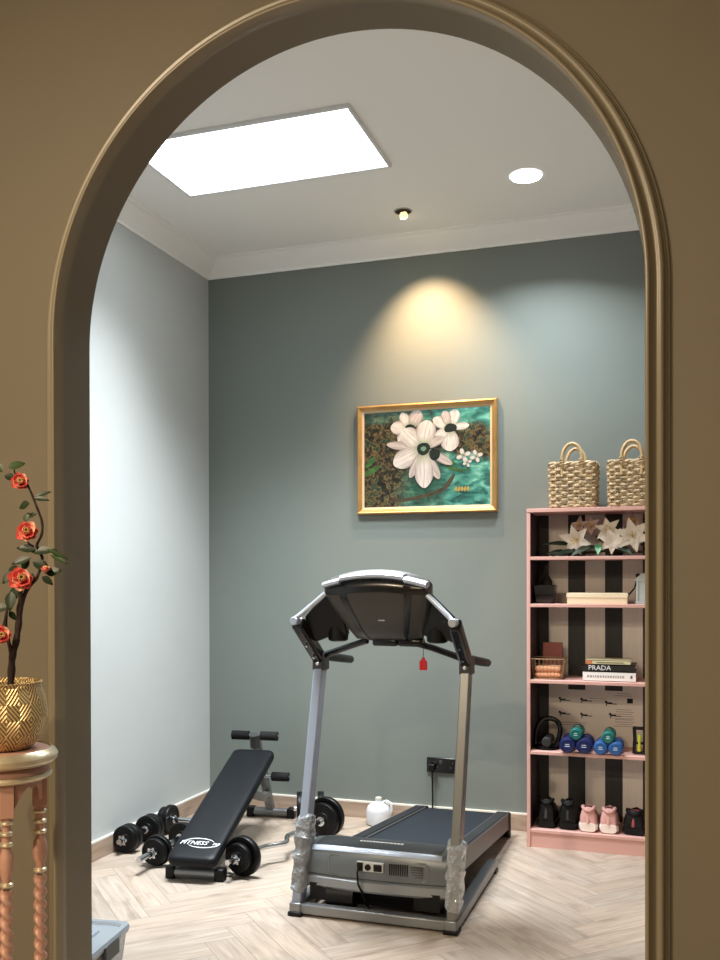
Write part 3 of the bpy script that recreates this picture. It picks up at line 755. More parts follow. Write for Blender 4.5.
# ------------------------------------------------------------------ bookcase
M_pink = mat('pink_paint', (208, 162, 154), .45, bump=.06, bscale=90)
def striped():
    m = bpy.data.materials.new('striped_backing'); m.use_nodes = True; nt = m.node_tree; b = nt.nodes['Principled BSDF']
    N = nt.nodes.new; Lk = nt.links.new
    tc = N('ShaderNodeTexCoord'); sp = N('ShaderNodeSeparateXYZ'); Lk(tc.outputs['Object'], sp.inputs[0])
    # local x measured from the shelf's left edge; stripes .0905 m wide
    a = N('ShaderNodeMath'); a.operation = 'ADD'; a.inputs[1].default_value = -.073; Lk(sp.outputs[0], a.inputs[0])
    d = N('ShaderNodeMath'); d.operation = 'DIVIDE'; d.inputs[1].default_value = .181; Lk(a.outputs[0], d.inputs[0])
    f = N('ShaderNodeMath'); f.operation = 'FRACT'; Lk(d.outputs[0], f.inputs[0])
    g = N('ShaderNodeMath'); g.operation = 'GREATER_THAN'; g.inputs[1].default_value = .53; Lk(f.outputs[0], g.inputs[0])
    n = N('ShaderNodeTexNoise'); n.inputs['Scale'].default_value = 18; mp = N('ShaderNodeMapping'); mp.inputs['Scale'].default_value = (6, 1, .4)
    Lk(tc.outputs['Object'], mp.inputs[0]); Lk(mp.outputs[0], n.inputs['Vector'])
    r1 = N('ShaderNodeValToRGB'); r1.color_ramp.elements[0].color = lin((206, 200, 192))+(1,); r1.color_ramp.elements[1].color = lin((224, 219, 212))+(1,); Lk(n.outputs['Fac'], r1.inputs[0])
    r2 = N('ShaderNodeValToRGB'); r2.color_ramp.elements[0].color = lin((20, 21, 22))+(1,); r2.color_ramp.elements[1].color = lin((42, 43, 43))+(1,); Lk(n.outputs['Fac'], r2.inputs[0])
    mx = N('ShaderNodeMix'); mx.data_type = 'RGBA'; Lk(g.outputs[0], mx.inputs[0]); Lk(r1.outputs[0], mx.inputs[6]); Lk(r2.outputs[0], mx.inputs[7])
    Lk(mx.outputs[2], b.inputs['Base Color']); b.inputs['Roughness'].default_value = .6
    return m
SX0, SX1, SY0, SY1 = -.695, .105, 4.571, 4.838
case = thing('bookcase', 'pink open bookcase with black and beige striped back at the right', 'bookcase', (SX0, SY0, 0))
ZT = (1.640, 1.408, 1.180, .812, .467, .088)          # tops of boards
for x in (SX0, SX1-.017):
    obj('side_panel', bx(BM(), x, x+.017, SY0, SY1, 0, ZT[0]-.018), M_pink, case, bevel=.0015)
sl = obj('dark_side_sheet', bx(BM(), SX0+.017, SX0+.0185, SY0+.010, SY1-.006, .09, ZT[0]-.02), mat('dark_side_brown', (54, 36, 36), .6), case); sl['label'] = 'dark brown sheet on the inner side'  # thin dark brown sheet over the left panel's inner face
obj('top_board', bx(BM(), SX0, SX1, SY0-.002, SY1, ZT[0]-.018, ZT[0]), M_pink, case, bevel=.0015)
for z in ZT[1:]:
    obj('shelf', bx(BM(), SX0+.017, SX1-.017, SY0, SY1-.006, z-.016, z), M_pink, case, bevel=.0015)
obj('plinth', bx(BM(), SX0+.017, SX1-.017, SY0+.006, SY0+.022, 0, ZT[5]-.016), M_pink, case)
bp = obj('back_panel', bx(BM(), SX0+.006, SX1-.006, SY1-.006, SY1, .0, ZT[0]-.006), striped(), case); bp['label'] = 'black and beige striped back panel'

# exercise chart on the back of the case
t = thing('exercise_chart', 'beige exercise chart with rows of small figures pinned behind the dumbbells', 'poster', (-.395, SY1-.0075, .61))
M_paper = mat('chart_paper', (216, 208, 198), .7)
obj('sheet', bx(BM(), -.605, -.185, SY1-.0085, SY1-.0065, .485, .742), M_paper, t)
for (x, z) in ((-.567, .69), (-.46, .69), (-.34, .68), (-.567, .62), (-.46, .615), (-.32, .62)):
    bm = BM(); lathe(bm, [(.0065, 0), (.0065, .0006), (0, .0006)], 10, (x, SY1-.0085, z+.006), (0, -1, 0))
    box(bm, (x+.016, SY1-.0087, z), (.026, .0006, .009)); box(bm, (x+.038, SY1-.0087, z-.003), (.028, .0006, .0045)); box(bm, (x+.002, SY1-.0087, z-.008), (.005, .0006, .014))
    obj('printed_figure', bm, M_black, t, smooth=False)
obj('printed_mark', box(BM(), (-.225, SY1-.0087, .695), (.028, .0006, .024)), M_black, t, smooth=False)
rr = random.Random(5); M_ink = mat('chart_ink', (110, 98, 92), .7)
for x0, x1, zt, k in ((-.58, -.42, .575, 2), (-.30, -.20, .65, 5), (-.30, -.20, .60, 4), (-.42, -.33, .70, 2), (-.30, -.21, .73, 2)):
    for i in range(k): obj('printed_line', box(BM(), ((x0+x1)/2-rr.uniform(0, .008), SY1-.0086, zt-i*.011), (x1-x0-rr.uniform(0, .03), .0004, .0022)), M_ink, t, smooth=False)

# ------------------------------------------------------------------ wicker baskets
M_wick = mat('pale_wicker', (188, 166, 134), .7, var=.38, vscale=30, bump=.4, bscale=90)
M_wick2 = mat('wicker_handle', (186, 158, 118), .65, var=.15, vscale=30)
def basket(label, loc, rotz=0.):
    t = thing('wicker_basket', label, 'basket', loc, rotz, None)
    W0, D0, H0 = .102, .090, .205
    bm = BM(); rows = 13; stakes = 28
    def per(u, z, off):
        g = 1+.05*z/H0; w, d = W0*g, D0*g
        P = 2*(2*w+2*d); s = (u % 1)*P
        rr_ = .02
        if s < 2*w: p, nrm = (-w+s, -d), (0, -1)
        elif s < 2*w+2*d: p, nrm = (w, -d+(s-2*w)), (1, 0)
        elif s < 4*w+2*d: p, nrm = (w-(s-2*w-2*d), d), (0, 1)
        else: p, nrm = (-w, d-(s-4*w-2*d)), (-1, 0)
        # soften corners
        x, y = p; cx, cy = max(-w+rr_, min(w-rr_, x)), max(-d+rr_, min(d-rr_, y))
        v = Vector((x-cx, y-cy))
        if v.length > 1e-6 and abs(x) > w-rr_ and abs(y) > d-rr_:
            v = v.normalized(); x, y = cx+v.x*rr_, cy+v.y*rr_; nrm = (v.x, v.y)
        return Vector((x+nrm[0]*off, y+nrm[1]*off, z))
    rr = random.Random(len(label))
    for r in range(rows):
        z = .009+r*(H0-.012)/(rows-1); pts = []; rad = []
        N = stakes*5; jit = [rr.uniform(-.002, .002) for _ in range(stakes)]
        for k in range(N):
            u = k/N; ph = PI*(u*stakes) + PI*(r % 2)
            pts.append(per(u, z + jit[int(u*stakes)] + .0015*math.sin(ph*.5), 0.0055*math.sin(ph))); rad.append(.0066+.0012*math.sin(ph*2.3+r))
        tube(bm, pts, rad, 6, closed=True)
    for k in range(stakes):
        u = (k+.0)/stakes
        tube(bm, [per(u, 0.004, 0), per(u, H0*.5, 0), per(u, H0, 0)], .0055, 6)
    box(bm, (0, 0, .006), (2*W0-.02, 2*D0-.02, .008))
    obj('woven_body', bm, M_wick, t, local=True)
    bm = BM(); N = 90
    for q in range(2):
        tube(bm, [per(k/N, H0+.008+.004*math.sin(2*PI*k/9+PI*q), .004*math.cos(2*PI*k/9+PI*q)) for k in range(N)], .0075, 6, closed=True)
    obj('braided_rim', bm, M_wick, t, local=True)
    for s in (-1, 1):
        y = s*(D0*1.05+.002)
        pts = [(-.045, y, .15), (-.046, y, .20)] + [(-.046*math.cos(PI*k/14), y, .235+.072*math.sin(PI*k/14)) for k in range(15)] + [(.046, y, .20), (.045, y, .15)]
        h = obj('loop_handle', tube(BM(), pts, .0085, 8), M_wick2, t, local=True)
        for sx_ in (-1, 1): obj('binding', tube(BM(), [(sx_*.045+.013*math.cos(a), y+.013*math.sin(a), .20+.0015*i) for i, a in enumerate([k*.8 for k in range(24)])], .003, 5), M_wick, h, local=True)
    return t
basket('square wicker basket with loop handles at the left end of the bookcase top', (-.480, 4.675, ZT[0]))
basket('square wicker basket on the bookcase top beside the arch edge, partly cut off', (-.205, 4.675, ZT[0]), .0)

# ------------------------------------------------------------------ artificial lilies
sp = thing('lily_spray', 'spray of white artificial lilies with dark leaves on the uppermost open shelf', 'flowers', (-.36, 4.69, ZT[1]))
M_pet = mat('cream_petal', (222, 214, 202), .6); M_petp = mat('blush_petal', (188, 160, 152), .6); M_leafd = mat('dark_green_leaf', (34, 48, 34), .5); M_leafm = mat('mid_green_leaf', (70, 128, 88), .5)
M_stem = mat('green_stem', (62, 78, 48), .6); M_stam = mat('yellow_stamen', (196, 170, 70), .6)
bm = tube(BM(), [(-.60, 4.69, ZT[1]+.012), (-.45, 4.70, ZT[1]+.018), (-.30, 4.71, ZT[1]+.03), (-.15, 4.70, ZT[1]+.02)], .006, 8)
stem = obj('stem', bm, M_stem, sp)
def lily(c, face, size, m, np_=6, stamens=True):
    f = Vector(face).normalized(); a = Vector((0, 0, 1)); x = f.cross(a).normalized(); y = x.cross(f)
    bm = BM()
    for k in range(np_):
        an = 2*PI*k/np_+.3; d = (x*math.cos(an)+y*math.sin(an))*.85 + f*.55
        petal(bm, Vector(c), d, f, size*R_.uniform(.9, 1.1), size*.62, curl=-.35, cup=.35)
    # a short tube back to the stem
    lathe(bm, [(.004, -.03), (.008, 0)], 8, c, f)
    fl = obj('flower', bm, m, sp, ang=60)
    if stamens:
        bm = BM()
        for k in range(5):
            an = 2*PI*k/5; d = f+(x*math.cos(an)+y*math.sin(an))*.3
            tube(bm, [Vector(c), Vector(c)+d*size*.55], .0015, 5); ball(bm, Vector(c)+d*size*.57, (.003, .003, .003), 6)
        obj('stamen', bm, M_stam, fl)
zz = ZT[1]
lily((-.462, 4.66, zz+.085), (-.3, -1, -.25), .080, M_pet, 6)
lily((-.318, 4.66, zz+.125), (.05, -1, .3), .062, M_pet)
lily((-.295, 4.64, zz+.070), (0, -1, .1), .066, M_pet, 7, False)
lily((-.205, 4.65, zz+.095), (.1, -1, .15), .085, M_pet)
lily((-.40, 4.70, zz+.145), (-.2, -1, .5), .055, M_petp)
lily((-.455, 4.71, zz+.150), (-.4, -1, .4), .050, M_petp, 5)
lily((-.205, 4.71, zz+.165), (.2, -1, .6), .050, M_petp, 5)
lily((-.10, 4.68, zz+.10), (.4, -1, .2), .070, M_pet)
for b, d, l, w_, m in (((-.50, 4.67, zz+.06), (-1, -.2, .15), .13, .05, M_leafd), ((-.47, 4.65, zz+.03), (-1, -.3, -.12), .12, .05, M_leafd), ((-.40, 4.63, zz+.05), (-.6, -.4, -.25), .11, .05, M_leafd),
                       ((-.36, 4.63, zz+.06), (.0, -.6, -.5), .07, .035, M_leafm), ((-.38, 4.66, zz+.10), (.6, -.3, -.3), .10, .04, M_leafd), ((-.27, 4.64, zz+.05), (.5, -.5, -.25), .10, .045, M_leafd),
                       ((-.17, 4.65, zz+.06), (.7, -.3, -.25), .10, .04, M_leafd), ((-.25, 4.70, zz+.13), (.5, -.3, .5), .07, .03, M_leafd), ((-.12, 4.68, zz+.08), (.9, -.3, .1), .10, .04, M_leafd), ((-.52, 4.68, zz+.03), (-.8, -.5, .0), .10, .035, M_leafd), ((-.44, 4.64, zz+.04), (.8, -.3, .1), .10, .05, M_leafd)):
    obj('leaf', petal(BM(), b, d, (0, -.5, 1), l, w_, curl=-.15, cup=.15), m, sp, ang=60)

# ------------------------------------------------------------------ things on the second open shelf
z = ZT[2]
t = thing('planter_pot', 'small black square pot at the left end of the second shelf', 'pot', (-.618, 4.67, z))
bm = loft(BM(), [[(-.618+a*s_, 4.67+b*s_, z+h) for a, b in ((-1, -1), (1, -1), (1, 1), (-1, 1))] for s_, h in ((.040, .0), (.052, .085), (.054, .09), (.048, .09), (.046, .03))])
obj('body', bm, M_blackg, t, bevel=.003)
bm = BM(); bx(bm, -.664, -.572, 4.624, 4.716, z+.070, z+.075); obj('soil', bm, mat('soil', (48, 38, 30), .95), t)
vs = thing('glass_bottle', 'clear glass bottle standing in front of the dark left stripe behind the black pot', 'bottle', (-.628, 4.785, z))
bm = lathe(BM(), [(.028, 0), (.030, .01), (.030, .11), (.012, .14), (.011, .175), (.013, .18)], 24, (-.628, 4.785, z)); obj('body', bm, mat('smoky_glass', (120, 118, 108), .05, trans=.9), vs)
bm = lathe(BM(), [(.009, 0), (.0095, .018)], 14, (-.628, 4.785, z+.178)); obj('stopper', bm, M_dgrey, vs)
t = thing('cream_box', 'long low cream box on the second shelf below the lilies', 'box', (-.365, 4.66, z))
obj('base', bx(BM(), -.506, -.226, 4.60, 4.72, z, z+.032), mat('cream_card', (226, 210, 180), .6), t, bevel=.002)
obj('lid', bx(BM(), -.508, -.224, 4.598, 4.722, z+.030, z+.053), mat('cream_lid', (232, 217, 188), .6), t, bevel=.002)
t = thing('lantern', 'small pale blue-grey lantern beside the cream box at the arch edge', 'lantern', (-.155, 4.66, z))
bm = BM()
for sx_ in (-1, 1):
    for sy_ in (-1, 1): box(bm, (-.155+sx_*.028, 4.66+sy_*.028, z+.06), (.008, .008, .11))
box(bm, (-.155, 4.66, z+.006), (.072, .072, .012)); box(bm, (-.155, 4.66, z+.115), (.072, .072, .010))
fr = obj('frame', bm, mat('pale_blue_paint', (196, 210, 214), .5), t, bevel=.001)
obj('pane', bx(BM(), -.181, -.129, 4.634, 4.686, z+.012, z+.11), mat('frosted_pane', (190, 204, 208), .25), t)
bm = BM(); loft(bm, [[(-.155+a*s_, 4.66+b*s_, z+h) for a, b in ((-1, -1), (1, -1), (1, 1), (-1, 1))] for s_, h in ((.040, .118), (.012, .142), (.010, .146))]); obj('roof', bm, mat('pale_blue_roof', (198, 212, 216), .5), t)
tg = thing('decorative_stick', 'thin dark stick leaning behind the pale lantern', 'stick', (-.205, 4.74, z))
bm = tube(BM(), [(-.255, 4.72, z+.004), (-.20, 4.75, z+.075), (-.185, 4.76, z+.13)], .004, 8); obj('rod', bm, M_black, tg)
bm = ball(BM(), (-.185, 4.76, z+.135), (.012, .012, .012), 10); obj('knob', bm, M_black, tg)

# ------------------------------------------------------------------ third open shelf
z = ZT[3]
t = thing('wire_basket', 'shallow wire basket holding a peach towel on the third shelf', 'basket', (-.60, 4.66, z))
M_wire = mat('brass_wire', (176, 150, 120), .35, .7)
def rect_path(w, d, zz_): return [(-.60-w, 4.66-d, zz_), (-.60+w, 4.66-d, zz_), (-.60+w, 4.66+d, zz_), (-.60-w, 4.66+d, zz_)]
bm = BM()
def rloop(bm, w, d, zz_, r):
    P = rect_path(w, d, zz_)
    for a, b in zip(P, P[1:]+P[:1]): tube(bm, [a, b], r, 6)
rloop(bm, .078, .070, z+.1, .0028); obj('rim', bm, M_wire, t)
bm = BM(); rloop(bm, .064, .058, z+.004, .0025)
for i in range(9):
    a = -1+i/4
    for s_ in (-1, 1):
        tube(bm, [(-.60+a*.064, 4.66+s_*.058, z+.004), (-.60+a*.078, 4.66+s_*.070, z+.1)], .0013, 5)
        tube(bm, [(-.60+s_*.064, 4.66+a*.058, z+.004), (-.60+s_*.078, 4.66+a*.070, z+.1)], .0013, 5)
for i in range(7): tube(bm, [(-.60-.064+.0213*i, 4.602, z+.004), (-.60-.064+.0213*i, 4.718, z+.004)], .0013, 5)
rloop(bm, .073, .066, z+.066, .0014)
obj('wire_mesh', bm, M_wire, t)
t = thing('folded_towel', 'folded peach towel inside the wire basket', 'towel', (-.60, 4.66, z+.006))
M_peach = mat('peach_terry', (232, 168, 128), .95, bump=.8, bscale=180)
for i in range(2):
    bm = BM()
    for (w_, d_, zz_) in ((.061, .054, z+.008+i*.030),):
        rings = [rr_ring(w_-a, d_-a, .012, 0) for a in (.008, 0, 0, .008)]
        rings = [[(-.60+p[0]+.002*math.sin(p[1]*90+i), 4.66+p[1], zz_+h+.0025*math.sin(p[0]*60+i*2)) for p in r] for r, h in zip(rings, (0, .008, .020, .029))]
        loft(bm, rings)
    obj('towel_fold', bm, M_peach, t, ang=60)
t = tag(obj('notebook', box(BM(), (-.592, 4.745, z+.086), (.095, .022, .172)), mat('dusty_rose_cover', (142, 82, 78), .6), loc=(-.592, 4.745, z), bevel=.002), 'dusty rose notebook standing behind the wire basket', 'book')
def book(label, x0, x1, y0, y1, z0, z1, m, spine=None, rotz=0.):
    cx, cy = (x0+x1)/2, (y0+y1)/2
    t = thing('book', label, 'book', (cx, cy, z0), rotz, 'stacked books on the third shelf')
    c = .0025; x0 -= cx; x1 -= cx; y0 -= cy; y1 -= cy; h = z1-z0
    bm = BM(); bx(bm, x0, x1, y0, y1, 0, c); bx(bm, x0, x1, y0, y1, h-c, h); bx(bm, x0, x1, y0, y0+c, 0, h)
    cv = obj('cover', bm, m, t, local=True)
    obj('page_block', bx(BM(), x0+.004, x1-.004, y0+.003, y1-.004, c, h-c), mat('pages', (225, 218, 200), .8), t, local=True)
    if spine: spine(t, x0, x1, y0, h)
    return t
def white_spine(t, x0, x1, y0, h):
    bm = BM(); x = x0+.02
    rr = random.Random(2)
    while x < x1-.06:
        wd = rr.uniform(.005, .010); box(bm, (x+wd/2, y0-.0004, h*.5), (wd, .0008, .010)); x += wd+.004
    obj('spine_emblem', box(BM(), (x1-.02, y0-.0004, h*.5), (.010, .0008, .014)), mat('dark_grey_print', (96, 96, 98), .6), t, local=True)
    obj('spine_mark', bm, mat('grey_print', (150, 150, 152), .6), t, local=True)
def black_spine(t, x0, x1, y0, h):
    bm = text_bm('PRADA', .033, .0005); bm.transform(Matrix.Translation((x0+.078, y0-.0006, h*.52)) @ FRONT)
    obj('spine_title', bm, M_logo, t, local=True, smooth=False)
book('thick white book at the bottom of the book stack on the third shelf', -.432, -.188, 4.60, 4.80, z+.0005, z+.046, mat('white_cover', (232, 230, 228), .45), white_spine)
book('black book with white title in the middle of the stack on the third shelf', -.432, -.190, 4.602, 4.79, z+.0465, z+.079, mat('black_cover', (22, 22, 24), .45), black_spine)
def multi_spine(t, x0, x1, y0, h):
    bm = BM(); bx(bm, x0, x0+.03, y0-.0006, y0, .001, h-.001); obj('spine_patch', bm, mat('orange_print', (196, 120, 78), .6), t, local=True)
    bm = BM(); bx(bm, x0+.05, x1-.03, y0-.0005, y0, h*.35, h*.6); obj('spine_mark', bm, mat('olive_print', (120, 122, 84), .6), t, local=True)
book('thin cream book with an orange corner on top of the book stack', -.418, -.212, 4.606, 4.76, z+.0795, z+.100, mat('cream_cover', (206, 196, 160), .5), multi_spine)

# ------------------------------------------------------------------ fourth open shelf
z = ZT[4]
t = thing('push_up_handle', 'black arched grip handle on a flat base at the left of the dumbbell shelf', 'exercise handle', (-.60, 4.67, z))
bm = lathe(BM(), [(.060, 0), (.064, .004), (.062, .014), (.05, .018), (0, .018)], 32, (-.612, 4.67, z)); obj('base', bm, M_black, t)
hp = [(-.665, 4.67, z+.012), (-.662, 4.67, z+.08), (-.64, 4.67, z+.135), (-.60, 4.67, z+.148), (-.562, 4.67, z+.136), (-.546, 4.67, z+.10), (-.554, 4.67, z+.05), (-.566, 4.67, z+.012)]
hq = []
for i in range(len(hp)-1):
    p0, p1, p2, p3 = [Vector(hp[max(0, min(len(hp)-1, i+k))]) for k in (-1, 0, 1, 2)]
    for s_ in (0, .25, .5, .75): hq.append(.5*((2*p1)+(p2-p0)*s_+(2*p0-5*p1+4*p2-p3)*s_**2+(3*p1-p0-3*p2+p3)*s_**3))
hq.append(Vector(hp[-1]))
obj('arch_handle', tube(BM(), hq, .0125, 12), M_blackg, t)
bm = lathe(BM(), [(.018, -.07), (.0235, -.066), (.0235, .066), (.018, .07)], 20, (-.605, 4.67, z+.041), (0, 1, 0)); obj('foam_grip', bm, mat('grip_grey', (40, 41, 40), .7), t)

def hand_weight(label, x, zc, r, m, rotz=0.):
    t = thing('hand_weight', label, 'dumbbell', (x, 4.63, zc), rotz, 'small coloured dumbbells on the fourth shelf')
    for s in (-1, 1):
        bm = BM(); P = []
        seg = 12
        lathe(bm, [(r*.55, .038), (r*.92, .042), (r, .048), (r, .066), (r*.92, .074), (r*.70, .078), (r*.66, .0775), (0, .0775)], seg if False else 24, (0, 0, 0), (0, s, 0))
        hd = obj('weight_head', bm, m, t, local=True)
        bm = lathe(BM(), [(r*.50, .0776), (r*.50, .0786), (0, .0786)], 20, (0, 0, 0), (0, s, 0)); obj('end_disc', bm, m, hd, local=True)
        bm = BM()
        for dz, wd in ((.0045, .5), (-.0045, .62)): box(bm, (0, s*.0788, dz), (r*wd, .0006, .003))
        obj('end_mark', bm, mat('pale_print', (205, 215, 225), .5), hd, local=True)
    obj('handle', lathe(BM(), [(.012, -.045), (.0145, 0), (.012, .045)], 16, (0, 0, 0), (0, 1, 0)), m, t, local=True)
    return t
M_navy = mat('navy_vinyl', (15, 30, 84), .35); M_blue = mat('mid_blue_vinyl', (38, 84, 146), .35); M_teal = mat('teal_vinyl', (12, 100, 96), .35)
hand_weight('navy blue hand weight, left one of the navy pair at the row\'s left end', -.500, z+.0395, .0385, M_navy)
hand_weight('navy blue hand weight, right one of the navy pair, beside the mid-blue ones', -.4225, z+.0395, .0385, M_navy)
hand_weight('mid-blue hand weight next to the navy pair', -.346, z+.0345, .0335, M_blue)
hand_weight('mid-blue hand weight at the right end of the row', -.278, z+.0345, .0335, M_blue)
hand_weight('teal hand weight resting on top of the two navy ones', -.461, z+.094, .030, M_teal)
hand_weight('teal hand weight resting on top of the two mid-blue ones', -.312, z+.0855, .030, M_teal)

t = thing('hand_grip_trainer', 'black frame grip trainer with yellow insert right of the coloured dumbbells', 'exercise grip', (-.165, 4.63, z))
bm = BM()
for x in (-.197, -.150): tube(bm, [(x, 4.63, z+.006), (x+.004, 4.63, z+.075), (x+.001, 4.63, z+.125)], .0085, 10)
tube(bm, [(-.203, 4.63, z+.125), (-.142, 4.63, z+.125)], .0085, 10); tube(bm, [(-.20, 4.63, z+.010), (-.145, 4.63, z+.010)], .0075, 10)
obj('frame', bm, M_blackg, t)
bm = tube(BM(), [(-.174, 4.63, z+.016), (-.173, 4.63, z+.05), (-.172, 4.63, z+.095)], .0085, 10); obj('insert', bm, mat('lime_rubber', (188, 196, 60), .5), t)
bm = BM(); box(bm, (-.173, 4.63, z+.055), (.05, .012, .012)); obj('crosspiece', bm, M_black, t, bevel=.002)

# ------------------------------------------------------------------ shoes on the lowest shelf
z = ZT[5]
def shoe(label, x, up, sole, lining, h=.115, w=.042, ln=.215, rotz=0., y=4.605, mesh_name='shoe', tall=1., heel=None, lace=None, bulk=1.):
    """heel towards the viewer (local -Y), toe at +Y"""
    t = thing(mesh_name, label, 'shoe', (x, y, z), rotz, None)
    def outline(k, scale=1.):         # half widths along length
        v = [.78, .96, 1.0, .94, .88, .94, 1.02, 1.02, .90, .60, .16]
        i = k*(len(v)-1); a = int(min(i, len(v)-2)); f = i-a
        return w*scale*(v[a]*(1-f)+v[a+1]*f)
    def ring(k, z0, z1, scale, n=18, squ=2.6, tap=0.):
        yy = ln*k; hw = outline(k, scale); P = []
        for j in range(n):
            a = 2*PI*j/n; ca, sa = math.cos(a), math.sin(a)
            f = math.copysign(abs(sa)**(2/squ), sa); P.append((hw*(1-tap*max(0, (f+.4)/1.4))*math.copysign(abs(ca)**(2/squ), ca), yy, (z0+z1)/2+(z1-z0)/2*f))
        return P
    ks = [0, .04, .1, .2, .3, .42, .55, .7, .82, .92, .98, 1.]
    bm = loft(BM(), [ring(k, 0.000 if .1 < k < .85 else .004, (.036 if k < .3 else .030 - .008*k)*bulk, 1.05, squ=4) for k in ks]); so = obj('sole', bm, sole, t, local=True)
    top = {0: .72, .04: .90, .1: 1., .2: .90, .3: .84, .42: .92, .55: .80, .7: .56, .82: .46, .92: .40, .98: .32, 1.: .26}
    bm = loft(BM(), [[(p[0], p[1]*.965+.004, p[2]) for p in ring(k, .020, h*top[k], 1.0, squ=3.0, tap=.30 if k < .5 else .25)] for k in ks]); u = obj('upper', bm, up, t, local=True, ang=60)
    # collar and lining
    P = []
    for j in range(20):
        a = 2*PI*j/20; P.append((w*.62*math.cos(a), ln*.21+ln*.19*math.sin(a), h*(.90 + .06*math.cos(2*a) - .03*math.sin(a))))
    obj('collar', tube(BM(), P, .0085, 8, closed=True), up, t, local=True)
    bm = BM(); lathe(bm, [(1, 0), (.8, -.01), (0, -.012)], 20, (0, 0, 0)); bm.transform(Matrix.Translation((0, ln*.23, h*.93)) @ Matrix.Diagonal((w*.5, ln*.16, 1, 1))); obj('lining', bm, lining, u, local=True)
    bm = loft(BM(), [[(sx_*w*.3, ln*yy, h*q+.004*dz) for sx_, dz in ((-1, 0), (1, 0), (1, 1.5), (-1, 1.5))] for yy, q in ((.38, .93), (.46, .88), (.56, .78), (.64, .66))]); obj('tongue', bm, up if lace is None else lace, t, local=True)
    bm = BM()
    for i in range(4):
        yy = .45+.06*i; q = .92-.1*i; tube(bm, [(-w*.45, ln*yy, h*q-.004), (0, ln*yy+.004, h*q+.006), (w*.45, ln*yy, h*q-.004)], .0028, 6)
    obj('lace', bm, lace or up, t, local=True)
    if heel is not None:
        bm = BM(); tube(bm, [(0, .003, h*.35), (0, .005, h*.55), (0, .012, h*.78)], [.008, .007, .005], 8); obj('heel_tab', bm, heel, t, local=True)
    return t
M_shb = mat('black_shoe_mesh', (9, 9, 10), .55, bump=.3, bscale=300); M_shs = mat('black_shoe_sole', (8, 8, 9), .5)
M_shp = mat('pink_shoe_mesh', (206, 158, 152), .6, bump=.3, bscale=300); M_shw = mat('white_shoe_sole', (234, 222, 214), .5); M_lin = mat('dark_lining', (60, 38, 40), .8); M_linp = mat('pink_lining', (150, 70, 78), .8)
shoe('black trainer at the left end of the bottom shelf, heel outward', -.608, M_shb, M_shs, M_lin, .138, .047, .215, heel=M_dgrey)
shoe('black trainer standing next to the pink pair, heel outward', -.505, M_shb, M_shs, M_lin, .138, .047, .215, heel=M_dgrey)
shoe('pink running shoe with white sole, left of its pair, heel outward', -.408, M_shp, M_shw, M_lin, .118, .044, .215, bulk=1.25, heel=M_shp, y=4.592)
shoe('pink running shoe with white sole, right of its pair beside the black shoe', -.312, M_shp, M_shw, M_lin, .118, .044, .215, bulk=1.25, heel=M_shp, y=4.592)
shoe('low black shoe with pink lining at the right of the bottom shelf', -.200, M_shb, M_shs, M_linp, .115, .055, .215, rotz=-.12, y=4.60, heel=M_linp)

# ------------------------------------------------------------------ painting
PX0, PX1, PZ0, PZ1 = -1.652, -.885, 1.650, 2.238
pic = thing('framed_painting', 'gold framed painting of white flowers on teal hanging on the green wall', 'painting', ((PX0+PX1)/2, YB, (PZ0+PZ1)/2))
def frame_bm(x0, x1, z0, z1, profile):
    bm = BM(); rings = []
    cx, cz = (x0+x1)/2, (z0+z1)/2
    for sx_, sz_ in ((-1, -1), (1, -1), (1, 1), (-1, 1)):
        rings.append([(cx+sx_*((x1-x0)/2-u), YB-h, cz+sz_*((z1-z0)/2-u)) for u, h in profile])
    V = [[bm.verts.new(Vector(p)) for p in r] for r in rings]; n = len(profile)
    for i in range(4):
        a, b = V[i], V[(i+1) % 4]
        for k in range(n): bm.faces.new((a[k], a[(k+1) % n], b[(k+1) % n], b[k]))
    return bm
obj('frame', frame_bm(PX0, PX1, PZ0, PZ1, [(0, .002), (0, .024), (.003, .030), (.009, .034), (.013, .032), (.016, .028), (.022, .024), (.030, .018), (.030, .002)]), mat('antique_gold', (188, 148, 92), .38, .6, var=.12, vscale=14), pic, ang=25)
obj('liner', frame_bm(PX0+.028, PX1-.028, PZ0+.028, PZ1-.028, [(0, .002), (0, .020), (.011, .015), (.011, .002)]), mat('liner_linen', (196, 172, 138), .6), pic, ang=25)
